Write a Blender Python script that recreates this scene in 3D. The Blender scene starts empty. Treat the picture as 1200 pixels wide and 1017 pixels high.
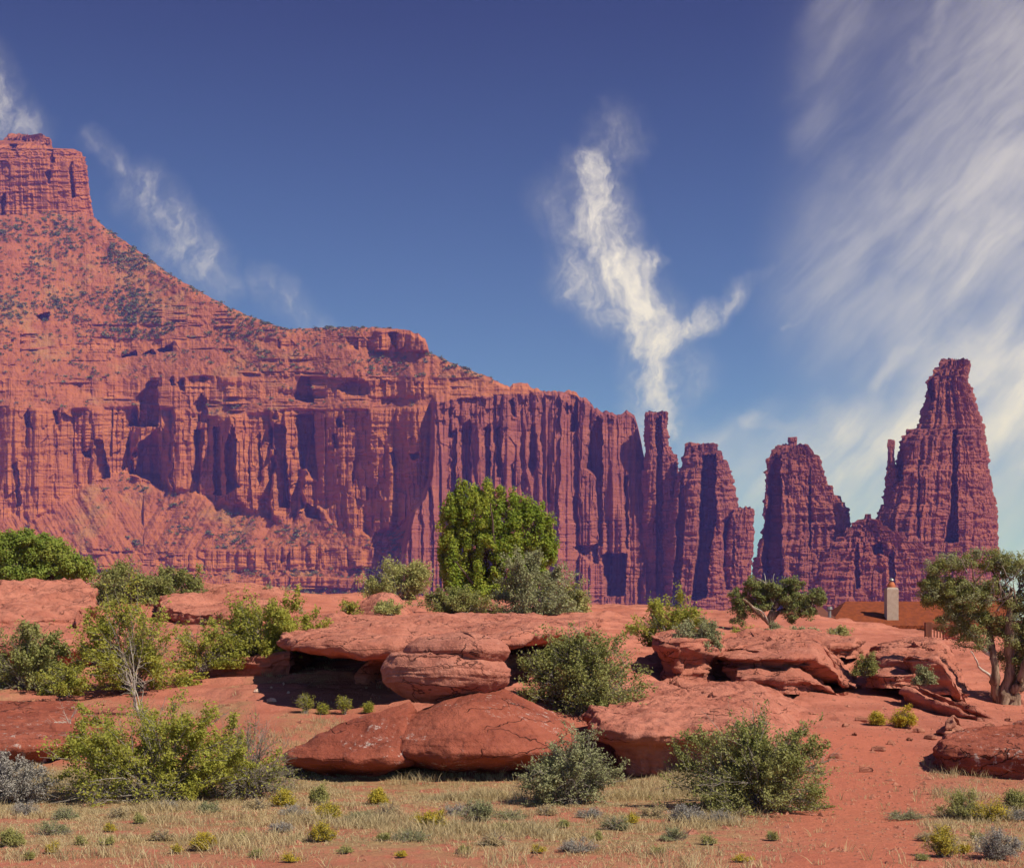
import bpy, math, numpy as np
from mathutils import Vector
R = math.radians
sc = bpy.context.scene
COL = sc.collection

# ------------------------------------------------------------------ camera
FPX, HZ, CAMZ = 1650.0, 780.0, 1.7          # focal length and horizon row (in pixels of a 1200 wide frame), eye height
cam_d = bpy.data.cameras.new('camera')
cam_d.sensor_width = 36.0
cam_d.lens = 36.0 * FPX / 1200.0
cam_d.shift_y = (HZ - 508.5) / 1200.0
cam_d.clip_start, cam_d.clip_end = 0.1, 30000.0
cam = bpy.data.objects.new('camera', cam_d)
cam.location = (0, 0, CAMZ)
cam.rotation_euler = (R(90), 0, 0)
COL.objects.link(cam)
sc.camera = cam

# ------------------------------------------------------------------ sun, sky, exposure
SUN_EL, SUN_AZ = R(47), R(55)               # height; angle to the right of straight behind the camera
sdir = Vector((math.sin(SUN_AZ) * math.cos(SUN_EL), -math.cos(SUN_AZ) * math.cos(SUN_EL), math.sin(SUN_EL)))
sun_d = bpy.data.lights.new('sun', 'SUN')
sun_d.energy = 5.0
sun_d.angle = R(0.5)
sun_d.color = (1.0, 0.93, 0.82)
sun = bpy.data.objects.new('sun', sun_d)
sun.rotation_euler = (-sdir).to_track_quat('-Z', 'Y').to_euler()
sun.location = (50, -50, 80)
COL.objects.link(sun)
sc.view_settings.view_transform = 'Standard'
sc.view_settings.look = 'None'
sc.view_settings.exposure = 0.15
sc.view_settings.gamma = 1.0
sc.view_settings.use_curve_mapping = False
sc.cycles.max_bounces = 6
sc.cycles.diffuse_bounces = 1
sc.cycles.transparent_max_bounces = 8
sc.cycles.volume_bounces = 0
sc.cycles.use_denoising = True
sc.cycles.sample_clamp_indirect = 4.0


class G:
    """tiny helper to wire shader nodes"""
    def __init__(s, tree):
        s.t = tree; s.n = tree.nodes; s.l = tree.links

    def put(s, v, sock):
        if isinstance(v, bpy.types.NodeSocket): s.l.new(v, sock)
        elif v is not None: sock.default_value = v

    def math(s, op, a, b=None, c=None, clamp=False):
        n = s.n.new('ShaderNodeMath'); n.operation = op; n.use_clamp = clamp
        s.put(a, n.inputs[0]); s.put(b, n.inputs[1]); s.put(c, n.inputs[2])
        return n.outputs[0]

    def vec(s, op, a, b=None, scale=None):
        n = s.n.new('ShaderNodeVectorMath'); n.operation = op
        s.put(a, n.inputs[0]); s.put(b, n.inputs[1])
        if scale is not None: s.put(scale, n.inputs['Scale'])
        return n.outputs['Value'] if op in ('LENGTH', 'DOT_PRODUCT', 'DISTANCE') else n.outputs['Vector']

    def comb(s, x, y, z=0.0):
        n = s.n.new('ShaderNodeCombineXYZ')
        s.put(x, n.inputs[0]); s.put(y, n.inputs[1]); s.put(z, n.inputs[2])
        return n.outputs[0]

    def sep(s, v):
        n = s.n.new('ShaderNodeSeparateXYZ'); s.put(v, n.inputs[0])
        return n.outputs

    def map(s, v, a, b, c=0.0, d=1.0, smooth=True):
        n = s.n.new('ShaderNodeMapRange')
        n.interpolation_type = 'SMOOTHSTEP' if smooth else 'LINEAR'
        s.put(v, n.inputs[0])
        for k, q in enumerate((a, b, c, d)): s.put(q, n.inputs[k + 1])
        return n.outputs[0]

    def noise(s, vec, scale, detail=4, rough=0.55, dist=0.0, color=False):
        n = s.n.new('ShaderNodeTexNoise')
        s.put(vec, n.inputs['Vector']); s.put(scale, n.inputs['Scale']); s.put(detail, n.inputs['Detail'])
        s.put(rough, n.inputs['Roughness']); s.put(dist, n.inputs['Distortion'])
        return n.outputs['Color' if color else 'Fac']

    def mix(s, f, a, b, mode='MIX'):
        n = s.n.new('ShaderNodeMix'); n.data_type = 'RGBA'; n.blend_type = mode; n.clamp_factor = True
        s.put(f, n.inputs[0])
        s.put(a if isinstance(a, bpy.types.NodeSocket) else (*a, 1.0), n.inputs[6])
        s.put(b if isinstance(b, bpy.types.NodeSocket) else (*b, 1.0), n.inputs[7])
        return n.outputs[2]


def build_world():
    w = bpy.data.worlds.new('World'); sc.world = w; w.use_nodes = True
    g = G(w.node_tree); g.n.clear()
    sky = g.n.new('ShaderNodeTexSky'); sky.sky_type = 'NISHITA'; sky.sun_disc = False
    sky.sun_elevation = SUN_EL
    sky.sun_rotation = math.pi - SUN_AZ          # 0 = +Y, clockwise seen from above
    sky.altitude = 1400; sky.air_density = 1.0; sky.dust_density = 0.35; sky.ozone_density = 3.5
    tc = g.n.new('ShaderNodeTexCoord')
    d = g.vec('NORMALIZE', tc.outputs['Generated'])
    x, y, z = g.sep(d)
    yy = g.math('MAXIMUM', y, 0.08)
    u = g.math('DIVIDE', x, yy); v = g.math('DIVIDE', z, yy)
    # direction coordinates: hundreds of units to the right of / above straight ahead
    P = g.comb(g.math('MULTIPLY_ADD', u, 16.5, 6.0), g.math('MULTIPLY_ADD', v, -16.5, 7.8))
    # wispy warp
    wv = g.noise(P, 0.9, 4, 0.5, 0.0, color=True)
    wv = g.vec('SCALE', g.vec('SUBTRACT', wv, (0.5, 0.5, 0.5)), scale=0.6)
    wv2 = g.noise(P, 3.0, 5, 0.6, 0.0, color=True)
    wv2 = g.vec('SCALE', g.vec('SUBTRACT', wv2, (0.5, 0.5, 0.5)), scale=0.26)
    Q = g.vec('ADD', g.vec('ADD', P, wv), wv2)
    Q = g.vec('MULTIPLY', Q, (1, 1, 0))

    def strokes(lst):
        acc = None
        for (x0, y0, x1, y1, wd, s) in lst:
            A = (x0 / 100, y0 / 100, 0); B = ((x1 - x0) / 100, (y1 - y0) / 100, 0)
            L2 = B[0] ** 2 + B[1] ** 2
            pa = g.vec('SUBTRACT', Q, A)
            h = g.math('MULTIPLY', g.vec('DOT_PRODUCT', pa, B), 1.0 / L2, clamp=True)
            dist = g.vec('LENGTH', g.vec('SUBTRACT', pa, g.vec('SCALE', B, scale=h)))
            m = g.map(dist, wd / 100 * 2.0, 0.0, 0.0, s)
            acc = m if acc is None else g.math('MAXIMUM', acc, m)
        return acc

    plume = strokes([(772, 505, 765, 400, 30, .72), (765, 400, 735, 335, 30, 1.0), (735, 335, 705, 270, 32, .95), (705, 270, 695, 205, 26, .75),
                     (695, 205, 722, 158, 24, .36), (740, 372, 672, 322, 26, .62), (742, 345, 770, 305, 12, .8), (768, 404, 815, 374, 16, .75), (815, 374, 862, 348, 12, .5), (862, 348, 900, 318, 12, .16), (690, 300, 665, 240, 30, .3), (775, 480, 800, 440, 30, .4)])
    left = strokes([(-60, 40, 22, 150, 26, .62), (105, 165, 165, 225, 12, .34), (165, 225, 240, 312, 24, .55), (195, 290, 255, 330, 20, .4), (300, 330, 375, 388, 18, .34)])
    cir = strokes([(985, 330, 1130, 150, 65, .34), (1080, 330, 1240, 150, 70, .42), (1120, 140, 1240, 0, 75, .34), (1000, -40, 968, 150, 30, .22), (1062, 70, 1120, -20, 10, .26),
                   (1165, 480, 1260, 500, 36, .78), (1020, 445, 1085, 398, 9, .34), (872, 503, 925, 510, 13, .7), (850, 565, 1000, 535, 48, .84),
                   (985, 512, 1070, 512, 36, .95), (1000, 600, 1090, 565, 40, .6), (990, 570, 1080, 480, 30, .36), (1140, 430, 1260, 420, 60, .42), (930, 380, 990, 350, 4, .3)])
    # streaks: vertical fibres in the plume, diagonal ones in the cirrus
    rot = g.n.new('ShaderNodeVectorRotate'); rot.inputs['Angle'].default_value = R(48); rot.rotation_type = 'Z_AXIS'
    g.l.new(g.vec('ADD', P, g.vec('SCALE', wv, scale=0.5)), rot.inputs['Vector'])
    fib = g.noise(g.vec('MULTIPLY', rot.outputs[0], (0.5, 1.5, 1)), 1.15, 7, 0.56, 0.25)
    fib2 = g.noise(g.vec('MULTIPLY', rot.outputs[0], (.4, 4.5, 1)), 2.2, 6, .6, .1)
    fib = g.math('ADD', g.math('MULTIPLY', fib, .84), g.math('MULTIPLY', fib2, .16))
    fibv = g.noise(g.vec('MULTIPLY', Q, (1.7, 0.75, 1)), 2.0, 8, 0.6, 0.1)
    fine = g.noise(g.vec('MULTIPLY', Q, (1.3, .8, 1)), 6.5, 6, 0.6, 0.1)
    nn = g.math('MULTIPLY_ADD', g.math('ADD', g.math('MULTIPLY', fibv, .6), g.math('MULTIPLY', fine, .4)), 2.6, -.8)
    soft = g.map(nn, .05, 1.0, .25, 1.15)

    def feather(st, gain, cut):
        torn = g.math('MULTIPLY', g.map(g.math('MULTIPLY_ADD', st, gain, g.math('SUBTRACT', nn, cut)), 0.0, 1.25), g.map(st, 0.0, .45))
        return g.math('ADD', g.math('MULTIPLY', torn, .5), g.math('MULTIPLY', g.math('MULTIPLY', st, soft), .55))
    a = feather(plume, 1.4, .88)
    b = g.math('MULTIPLY', feather(left, 1.35, .84), .85)
    c = g.math('MULTIPLY', g.math('MULTIPLY', cir, .74), g.map(fib, .30, .72, .30, 1.1))
    px, py, _ = g.sep(P)
    veil = g.math('MULTIPLY', g.map(px, 8.6, 12.0), g.map(py, -1.0, 5.0, .16, .42))
    veil = g.math('MULTIPLY', veil, g.map(fib, .25, .75, .5, 1.3))
    den = g.math('ADD', g.math('MAXIMUM', g.math('MAXIMUM', a, b), c), veil)
    gen = g.math('MULTIPLY', g.map(fib, .5, .8), .12)
    front = g.map(y, .1, .3)
    den = g.math('ADD', g.math('MULTIPLY', den, front), g.math('MULTIPLY', g.math('SUBTRACT', 1.0, front), gen), clamp=True)
    skyc = g.vec('SCALE', sky.outputs[0], scale=1.0)
    tint = g.mix(1.0, skyc, g.mix(g.map(z, .06, .42, smooth=False), SKY_LOW, SKY_TINT), 'MULTIPLY')
    out = g.mix(den, tint, CLOUD)
    bg = g.n.new('ShaderNodeBackground'); g.l.new(out, bg.inputs['Color']); bg.inputs['Strength'].default_value = SKY_STR
    o = g.n.new('ShaderNodeOutputWorld'); g.l.new(bg.outputs[0], o.inputs['Surface'])


SKY_STR = 0.07
SKY_TINT = (0.36, 0.39, 0.58)
SKY_LOW = (1.0, 1.32, 1.62)
CLOUD = (11.5, 10.4, 10.4)
build_world()

# ------------------------------------------------------------------ numbers: noise, interpolation, placing
rng = np.random.default_rng(7)


def P3(px, py, Y):
    """the point at depth Y seen in that direction"""
    px, py, Y = np.asarray(px, float), np.asarray(py, float), np.asarray(Y, float)
    return np.stack(np.broadcast_arrays((px - 600) / FPX * Y, Y, CAMZ + (HZ - py) / FPX * Y), -1)


def _hash(ix, iy, iz, seed):
    h = (ix.astype(np.uint32) * np.uint32(374761393) + iy.astype(np.uint32) * np.uint32(668265263)
         + iz.astype(np.uint32) * np.uint32(2147483647) + np.uint32(seed * 144665 + 1013904223))
    h = (h ^ (h >> np.uint32(13))) * np.uint32(1274126177)
    h = (h ^ (h >> np.uint32(16))) * np.uint32(2246822519)
    return ((h ^ (h >> np.uint32(15))) & np.uint32(0xFFFFFF)).astype(np.float32) / np.float32(0x7FFFFF) - 1.0


def vn(x, y, z=0.0, seed=0):
    """value noise in -1..1"""
    x, y, z = np.broadcast_arrays(np.asarray(x, np.float32), np.asarray(y, np.float32), np.asarray(z, np.float32))
    fx, fy, fz = np.floor(x), np.floor(y), np.floor(z)
    tx, ty, tz = x - fx, y - fy, z - fz
    tx = tx * tx * (3 - 2 * tx); ty = ty * ty * (3 - 2 * ty); tz = tz * tz * (3 - 2 * tz)
    ix, iy, iz = fx.astype(np.int32), fy.astype(np.int32), fz.astype(np.int32)
    r = 0
    for dz in (0, 1):
        wz = tz if dz else 1 - tz
        if dz and not np.any(tz): continue
        for dy in (0, 1):
            wy = ty if dy else 1 - ty
            a = _hash(ix, iy + dy, iz + dz, seed); b = _hash(ix + 1, iy + dy, iz + dz, seed)
            r = r + wz * wy * (a + (b - a) * tx)
    return r


def fbm(x, y, z=0.0, o=4, seed=0, gain=0.5, ridged=False):
    r, a, f, t = 0, 1.0, 1.0, 0.0
    for k in range(o):
        n = vn(np.asarray(x) * f, np.asarray(y) * f, np.asarray(z) * f, seed + k * 17)
        if ridged: n = 1 - 2 * np.abs(n)
        r = r + a * n; t += a; a *= gain; f *= 2.03
    return r / t


def blocks(a, z, w, h, seed=0):
    """jointed rock: columns of blocks, each with its own stand-out, -1..1"""
    ca = a / w + .45 * vn(a / w * .6, z / h * .35, 0, seed)
    i = np.floor(ca).astype(np.int32); zero = np.zeros_like(i)
    k = _hash(i, zero, zero, seed + 1)
    j = np.floor(z / h * (1 + .35 * k) + 17 * k + .3 * vn(a / w * .5, z / h, 0, seed + 4)).astype(np.int32)
    return _hash(i, j, zero, seed + 2)


def lerp(pts):
    p = np.array(pts, float)
    return lambda q: np.interp(q, p[:, 0], p[:, 1])


def sstep(x, a, b):
    t = np.clip((x - a) / (b - a), 0, 1)
    return t * t * (3 - 2 * t)


def blur_x(A, px, sig):
    """smooth along the columns (in pixels of the frame), whatever their spacing"""
    u = np.arange(px[0], px[-1], 1.0)
    B = np.stack([np.interp(u, px, r) for r in A])
    k = np.exp(-.5 * (np.arange(-3 * sig, 3 * sig + 1) / sig) ** 2); k /= k.sum(); h = 3 * sig
    B = np.pad(B, ((0, 0), (h, h)), 'edge')
    B = sum(k[i] * B[:, i:i + len(u)] for i in range(len(k)))
    return np.stack([np.interp(px, u, r) for r in B])


class TPS:
    """smooth sheet through scattered heights"""
    def __init__(s, pts, reg=0.02):
        p = np.array(pts, float); s.c = p[:, :2]; n = len(p)
        K = s.k(s.c); A = np.zeros((n + 3, n + 3))
        A[:n, :n] = K + reg * np.eye(n); A[:n, n] = 1; A[:n, n + 1:] = s.c; A[n, :n] = 1; A[n + 1:, :n] = s.c.T
        s.w = np.linalg.solve(A, np.concatenate([p[:, 2], [0, 0, 0]]))

    def k(s, q):
        r2 = ((q[:, None, :] - s.c[None]) ** 2).sum(-1)
        return 0.5 * r2 * np.log(r2 + 1e-9)

    def __call__(s, x, y):
        sh = np.shape(x); q = np.stack([np.ravel(x), np.ravel(y)], -1).astype(float); out = np.empty(len(q)); n = len(s.c)
        for i in range(0, len(q), 40000):
            b = q[i:i + 40000]
            out[i:i + 40000] = s.k(b) @ s.w[:n] + s.w[n] + b @ s.w[n + 1:]
        return out.reshape(sh)


# ------------------------------------------------------------------ numbers to meshes
def mk(name, V, F, mat, parent=None, smooth=True, attrs=None):
    """one mesh object from vertices and equal-sided faces (list of index arrays)"""
    V = np.ascontiguousarray(np.asarray(V, np.float32).reshape(-1, 3))
    F = [np.asarray(f, np.int32) for f in (F if isinstance(F, list) else [F]) if len(f)]
    me = bpy.data.meshes.new(name)
    me.vertices.add(len(V)); me.vertices.foreach_set('co', V.ravel())
    nl = sum(f.size for f in F); npoly = sum(len(f) for f in F)
    me.loops.add(nl); me.polygons.add(npoly)
    me.loops.foreach_set('vertex_index', np.concatenate([f.ravel() for f in F]))
    tot = np.concatenate([np.full(len(f), f.shape[1], np.int32) for f in F])
    me.polygons.foreach_set('loop_start', np.concatenate([[0], np.cumsum(tot)[:-1]]).astype(np.int32))
    me.polygons.foreach_set('use_smooth', np.full(npoly, bool(smooth)))
    for k, a in (attrs or {}).items():
        at = me.attributes.new(k, 'FLOAT', 'POINT'); at.data.foreach_set('value', np.asarray(a, np.float32).ravel())
    me.update(calc_edges=True); me.validate()
    me.materials.append(mat)
    o = bpy.data.objects.new(name, me); COL.objects.link(o)
    if parent is not None: o.parent = parent
    return o


def grid_faces(n, m, wrap=False):
    """faces of n rows by m columns (row major)"""
    i, j = np.meshgrid(np.arange(n - 1), np.arange(m if wrap else m - 1), indexing='ij')
    j2 = (j + 1) % m
    return np.stack([i * m + j, i * m + j2, (i + 1) * m + j2, (i + 1) * m + j], -1).reshape(-1, 4)


def tag(o, label=None, cat=None, group=None, kind=None):
    if label: o['label'] = label
    if cat: o['category'] = cat
    if group: o['group'] = group
    if kind: o['kind'] = kind
    return o


def empty(name, loc, label, cat, group=None):
    o = bpy.data.objects.new(name, None); COL.objects.link(o); o.location = loc; o.empty_display_size = .2
    return tag(o, label, cat, group)


def tubes(paths, radii, sides=4):
    """paths (n,k,3), radii (n,k) -> vertices, faces of n tapered tubes"""
    paths = np.asarray(paths, float); radii = np.asarray(radii, float)
    n, k, _ = paths.shape
    t = np.gradient(paths, axis=1); t /= np.linalg.norm(t, axis=-1, keepdims=True) + 1e-9
    ref = np.where(np.abs(t[..., 2:3]) > .9, np.array([1., 0, 0]), np.array([0, 0, 1.]))
    a = np.cross(t, ref); a /= np.linalg.norm(a, axis=-1, keepdims=True) + 1e-9
    b = np.cross(t, a)
    th = np.arange(sides) * 2 * np.pi / sides
    V = paths[:, :, None] + radii[:, :, None, None] * (a[:, :, None] * np.cos(th)[:, None] + b[:, :, None] * np.sin(th)[:, None])
    f = grid_faces(k, sides, True)
    F = (f[None] + (np.arange(n) * k * sides)[:, None, None]).reshape(-1, 4)
    return V.reshape(-1, 3), F


def leaves(pos, size, nrm=None, aspect=.55, spread=1.0, g=rng):
    """rhombic leaf blades at the points"""
    n = len(pos)
    d = g.normal(size=(n, 3)); d /= np.linalg.norm(d, axis=1, keepdims=True)
    if nrm is not None:
        d = d * spread + nrm; d /= np.linalg.norm(d, axis=1, keepdims=True) + 1e-9
    a = np.cross(d, g.normal(size=(n, 3))); a /= np.linalg.norm(a, axis=1, keepdims=True) + 1e-9
    b = np.cross(d, a)
    s = (size * g.uniform(.6, 1.35, n))[:, None]
    V = np.stack([pos - a * s, pos + b * s * aspect + d * s * .12, pos + a * s, pos - b * s * aspect + d * s * .12], 1)
    return V.reshape(-1, 3), np.arange(n * 4).reshape(-1, 4)


def join(parts):
    Vs, Fs, k = [], [], 0
    for V, F in parts:
        Vs.append(V); Fs.append(F + k); k += len(V)
    return np.concatenate(Vs), np.concatenate(Fs)


# ------------------------------------------------------------------ materials
def new_mat(name):
    m = bpy.data.materials.new(name); m.use_nodes = True
    g = G(m.node_tree); b = g.n['Principled BSDF']
    b.inputs['Roughness'].default_value = .92
    b.inputs['Specular IOR Level'].default_value = .15
    return m, g, b


def pos_of(g):
    return g.n.new('ShaderNodeNewGeometry').outputs['Position']


def bump(g, b, h, strength, dist):
    n = g.n.new('ShaderNodeBump'); n.inputs['Strength'].default_value = strength; n.inputs['Distance'].default_value = dist
    g.l.new(h, n.inputs['Height']); g.l.new(n.outputs[0], b.inputs['Normal'])


def far_rock(name, light, mid, dark, streak=1.0):
    """banded desert cliff: beds in height, varnish in vertical streaks, dusty talus where it is not steep"""
    m, g, b = new_mat(name)
    p = pos_of(g)
    x, y, z = g.sep(p)
    bed = g.noise(g.vec('MULTIPLY', p, (.004, .004, .075)), 1.0, 5, .65, .4)
    bed2 = g.noise(g.vec('MULTIPLY', p, (.012, .012, .33)), 1.0, 3, .6)
    vert = g.noise(g.vec('MULTIPLY', p, (.11, .11, .012)), 1.0, 5, .6, .3)
    blot = g.noise(p, .022, 5, .6)
    c = g.mix(g.map(bed, .36, .64), mid, light)
    c = g.mix(g.math('MULTIPLY', g.map(bed2, .5, .72), .35), c, dark)
    c = g.mix(g.math('MULTIPLY', g.map(vert, .52, .74), .55 * streak), c, dark)
    c = g.mix(g.math('MULTIPLY', g.map(blot, .5, .72), .45), c, light)
    at = g.n.new('ShaderNodeAttribute'); at.attribute_name = 'talus'
    tal = at.outputs['Fac']
    tn = g.noise(p, .05, 6, .65)
    tc = g.mix(g.map(tn, .35, .65), (.38, .12, .05), (.29, .084, .038))
    tc = g.mix(g.math('MULTIPLY', g.map(g.noise(p, .016, 4, .6), .52, .66), .5), tc, (.36, .19, .075))
    c = g.mix(tal, c, tc)
    g.l.new(c, b.inputs['Base Color'])
    h = g.math('ADD', g.noise(p, .28, 5, .65), g.math('MULTIPLY', bed2, .9))
    bump(g, b, h, .8, 2.2)
    return m


M_FAR = far_rock('red_cliff', (.46, .152, .055), (.35, .102, .042), (.16, .047, .032))
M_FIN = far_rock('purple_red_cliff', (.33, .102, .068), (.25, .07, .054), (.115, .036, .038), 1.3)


def near_rock(name, top, side, dark, crust=0.0, scale=1.0):
    m, g, b = new_mat(name)
    p = pos_of(g)
    geo = g.n.new('ShaderNodeNewGeometry')
    bed = g.noise(g.vec('MULTIPLY', p, (.5 * scale, .5 * scale, 9.0 * scale)), 1.0, 5, .6, .3)
    blot = g.noise(p, .9 * scale, 6, .62, .3)
    fine = g.noise(p, 14 * scale, 5, .7)
    c = g.mix(g.map(blot, .36, .64), top, side)
    c = g.mix(g.math('MULTIPLY', g.map(bed, .52, .76), .42), c, dark)
    c = g.mix(g.math('MULTIPLY', g.map(g.noise(p, 2.3 * scale, 8, .75, .6), .56, .72), .6), c, dark)
    c = g.mix(g.math('MULTIPLY', g.map(g.noise(p, 6.5 * scale, 6, .75), .54, .7), .4), c, (top[0] * 1.15, top[1] * 1.45, top[2] * 1.6))
    c = g.mix(g.math('MULTIPLY', g.map(fine, .5, .8), .35), c, (top[0] * 1.15, top[1] * 1.25, top[2] * 1.3))
    # joints and fine cracks
    crk = g.n.new('ShaderNodeTexVoronoi'); crk.feature = 'DISTANCE_TO_EDGE'; crk.inputs['Scale'].default_value = 1.1 * scale
    g.l.new(g.vec('ADD', g.vec('MULTIPLY', p, (.7, .7, 2.6)), g.vec('SCALE', g.noise(p, 1.3 * scale, 4, .6, color=True), scale=1.1)), crk.inputs['Vector'])
    line = g.math('MULTIPLY', g.map(crk.outputs['Distance'], .022, .0), g.map(g.noise(p, .8, 3, .5), .44, .54))
    c = g.mix(g.math('MULTIPLY', line, .8), c, (dark[0] * .4, dark[1] * .4, dark[2] * .4))
    if crust:
        cr = g.math('MULTIPLY', g.map(g.noise(p, 1.1, 3, .6), .49, .60), g.map(g.noise(p, 8.0, 7, .78, .8), .55, .63))
        c = g.mix(g.math('MULTIPLY', cr, crust), c, (.55, .42, .38))
    g.l.new(c, b.inputs['Base Color'])
    h = g.math('ADD', g.math('MULTIPLY', fine, .7), g.math('ADD', g.math('MULTIPLY', bed, 1.1), g.math('MULTIPLY', g.noise(p, 3.5 * scale, 8, .75), 1.3)))
    h = g.math('SUBTRACT', h, g.math('MULTIPLY', line, .9))
    bump(g, b, h, .85, .05 / scale)
    return m


M_SLICK = near_rock('slickrock', (.53, .20, .14), (.42, .14, .096), (.18, .056, .045))
M_BOULDER = near_rock('dark_red_sandstone', (.38, .108, .068), (.26, .066, .042), (.09, .028, .023), crust=1.0)
M_CAP = near_rock('pink_sandstone', (.55, .22, .158), (.44, .155, .11), (.22, .07, .055))
M_STONE = near_rock('loose_stone', (.45, .19, .13), (.36, .13, .085), (.22, .07, .05), scale=3)
M_PALE = near_rock('pale_stone', (.72, .52, .42), (.62, .40, .30), (.45, .25, .18), scale=3)


def ground_mat():
    m, g, b = new_mat('red_ground')
    p = pos_of(g)
    at = g.n.new('ShaderNodeAttribute'); at.attribute_name = 'litter'
    rk = g.n.new('ShaderNodeAttribute'); rk.attribute_name = 'rock'
    blot = g.noise(p, .35, 6, .6, .3); fine = g.noise(p, 9, 6, .7); grit = g.noise(p, 45, 3, .7)
    c = g.mix(g.map(blot, .36, .66), (.48, .158, .105), (.39, .116, .076))
    c = g.mix(g.math('MULTIPLY', g.map(fine, .5, .75), .5), c, (.52, .235, .175))
    c = g.mix(g.math('MULTIPLY', g.map(grit, .58, .72), .4), c, (.26, .075, .045))
    bed = g.noise(g.vec('MULTIPLY', p, (.4, .4, 7.0)), 1.0, 5, .62, .4)
    rc = g.mix(g.map(bed, .38, .66), (.51, .188, .13), (.38, .122, .082))
    rc = g.mix(g.math('MULTIPLY', g.map(g.noise(p, 1.4, 6, .7, .5), .56, .7), .6), rc, (.24, .068, .044))
    c = g.mix(rk.outputs['Fac'], c, rc)
    pa = g.n.new('ShaderNodeAttribute'); pa.attribute_name = 'path'
    c = g.mix(g.math('MULTIPLY', pa.outputs['Fac'], .75), c, g.mix(g.map(fine, .3, .7), (.52, .155, .095), (.46, .132, .08)))
    lit = g.math('MULTIPLY', at.outputs['Fac'], g.map(g.noise(p, 2.6, 6, .7), .33, .56))
    c = g.mix(lit, c, g.mix(g.map(fine, .35, .65), (.40, .26, .13), (.27, .165, .085)))
    g.l.new(c, b.inputs['Base Color'])
    h = g.math('ADD', g.math('MULTIPLY', fine, .6), g.math('ADD', g.math('MULTIPLY', grit, .25), g.math('MULTIPLY', bed, 1.0)))
    h = g.math('ADD', h, g.math('MULTIPLY', g.noise(p, 2.2, 8, .75), 1.6))
    bump(g, b, h, .9, .045)
    return m


M_GROUND = ground_mat()


def leaf_mat(name, c1, c2, c3=None, trans=.3):
    m, g, b = new_mat(name)
    geo = g.n.new('ShaderNodeNewGeometry')
    r = geo.outputs['Random Per Island']
    c = g.mix(r, c1, c2)
    n = g.noise(geo.outputs['Position'], .9, 3, .6)
    c = g.mix(g.map(n, .4, .62), c, g.mix(r, c2, c3 or c1))
    g.l.new(c, b.inputs['Base Color']); b.inputs['Roughness'].default_value = .6
    b.inputs['Specular IOR Level'].default_value = .25
    tr = g.n.new('ShaderNodeBsdfTranslucent'); g.l.new(c, tr.inputs[0])
    ms = g.n.new('ShaderNodeMixShader'); ms.inputs[0].default_value = trans
    g.l.new(b.outputs[0], ms.inputs[1]); g.l.new(tr.outputs[0], ms.inputs[2])
    g.l.new(ms.outputs[0], g.n['Material Output'].inputs['Surface'])
    return m


L_COTTON = leaf_mat('cottonwood_leaves', (.21, .30, .03), (.33, .40, .05), (.44, .43, .06), .45)
L_DARK = leaf_mat('juniper_leaves', (.16, .19, .055), (.25, .26, .085), (.28, .27, .10), .3)
L_BRIGHT = leaf_mat('bright_green_leaves', (.17, .23, .035), (.26, .32, .05), (.31, .31, .055), .35)
L_YELLOW = leaf_mat('yellow_green_leaves', (.32, .34, .055), (.50, .46, .08), (.25, .28, .055), .45)
L_OLIVE = leaf_mat('olive_leaves', (.22, .24, .07), (.34, .33, .10), (.29, .28, .11), .35)
L_GREY = leaf_mat('grey_green_leaves', (.28, .29, .14), (.38, .37, .20), (.25, .26, .11), .3)
L_PALE = leaf_mat('pale_yellow_leaves', (.36, .35, .11), (.48, .44, .16), (.26, .27, .08), .3)
L_SAGE = leaf_mat('sage_leaves', (.30, .27, .25), (.38, .34, .30), (.24, .22, .19), .15)
L_GOLD = leaf_mat('golden_flowers', (.50, .38, .03), (.60, .44, .05), (.38, .34, .05), .25)
L_STRAW = leaf_mat('straw', (.52, .39, .20), (.66, .53, .31), (.40, .32, .18), .35)
L_SCRUB = leaf_mat('distant_scrub', (.10, .115, .05), (.16, .155, .07), (.07, .085, .04), .0)


def bark_mat(name, c1, c2):
    m, g, b = new_mat(name)
    p = pos_of(g)
    n = g.noise(g.vec('MULTIPLY', p, (14, 14, 2.5)), 1.0, 5, .65, .6)
    g.l.new(g.mix(g.map(n, .35, .65), c1, c2), b.inputs['Base Color'])
    bump(g, b, n, .8, .03)
    return m


B_GREY = bark_mat('grey_twigs', (.20, .165, .14), (.36, .31, .27))
B_PALE = bark_mat('pale_dead_twigs', (.46, .38, .32), (.60, .52, .45))
B_DARK = bark_mat('dark_bark', (.07, .045, .035), (.16, .11, .085))
B_JUN = bark_mat('shredded_juniper_bark', (.13, .075, .05), (.34, .23, .165))

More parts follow.
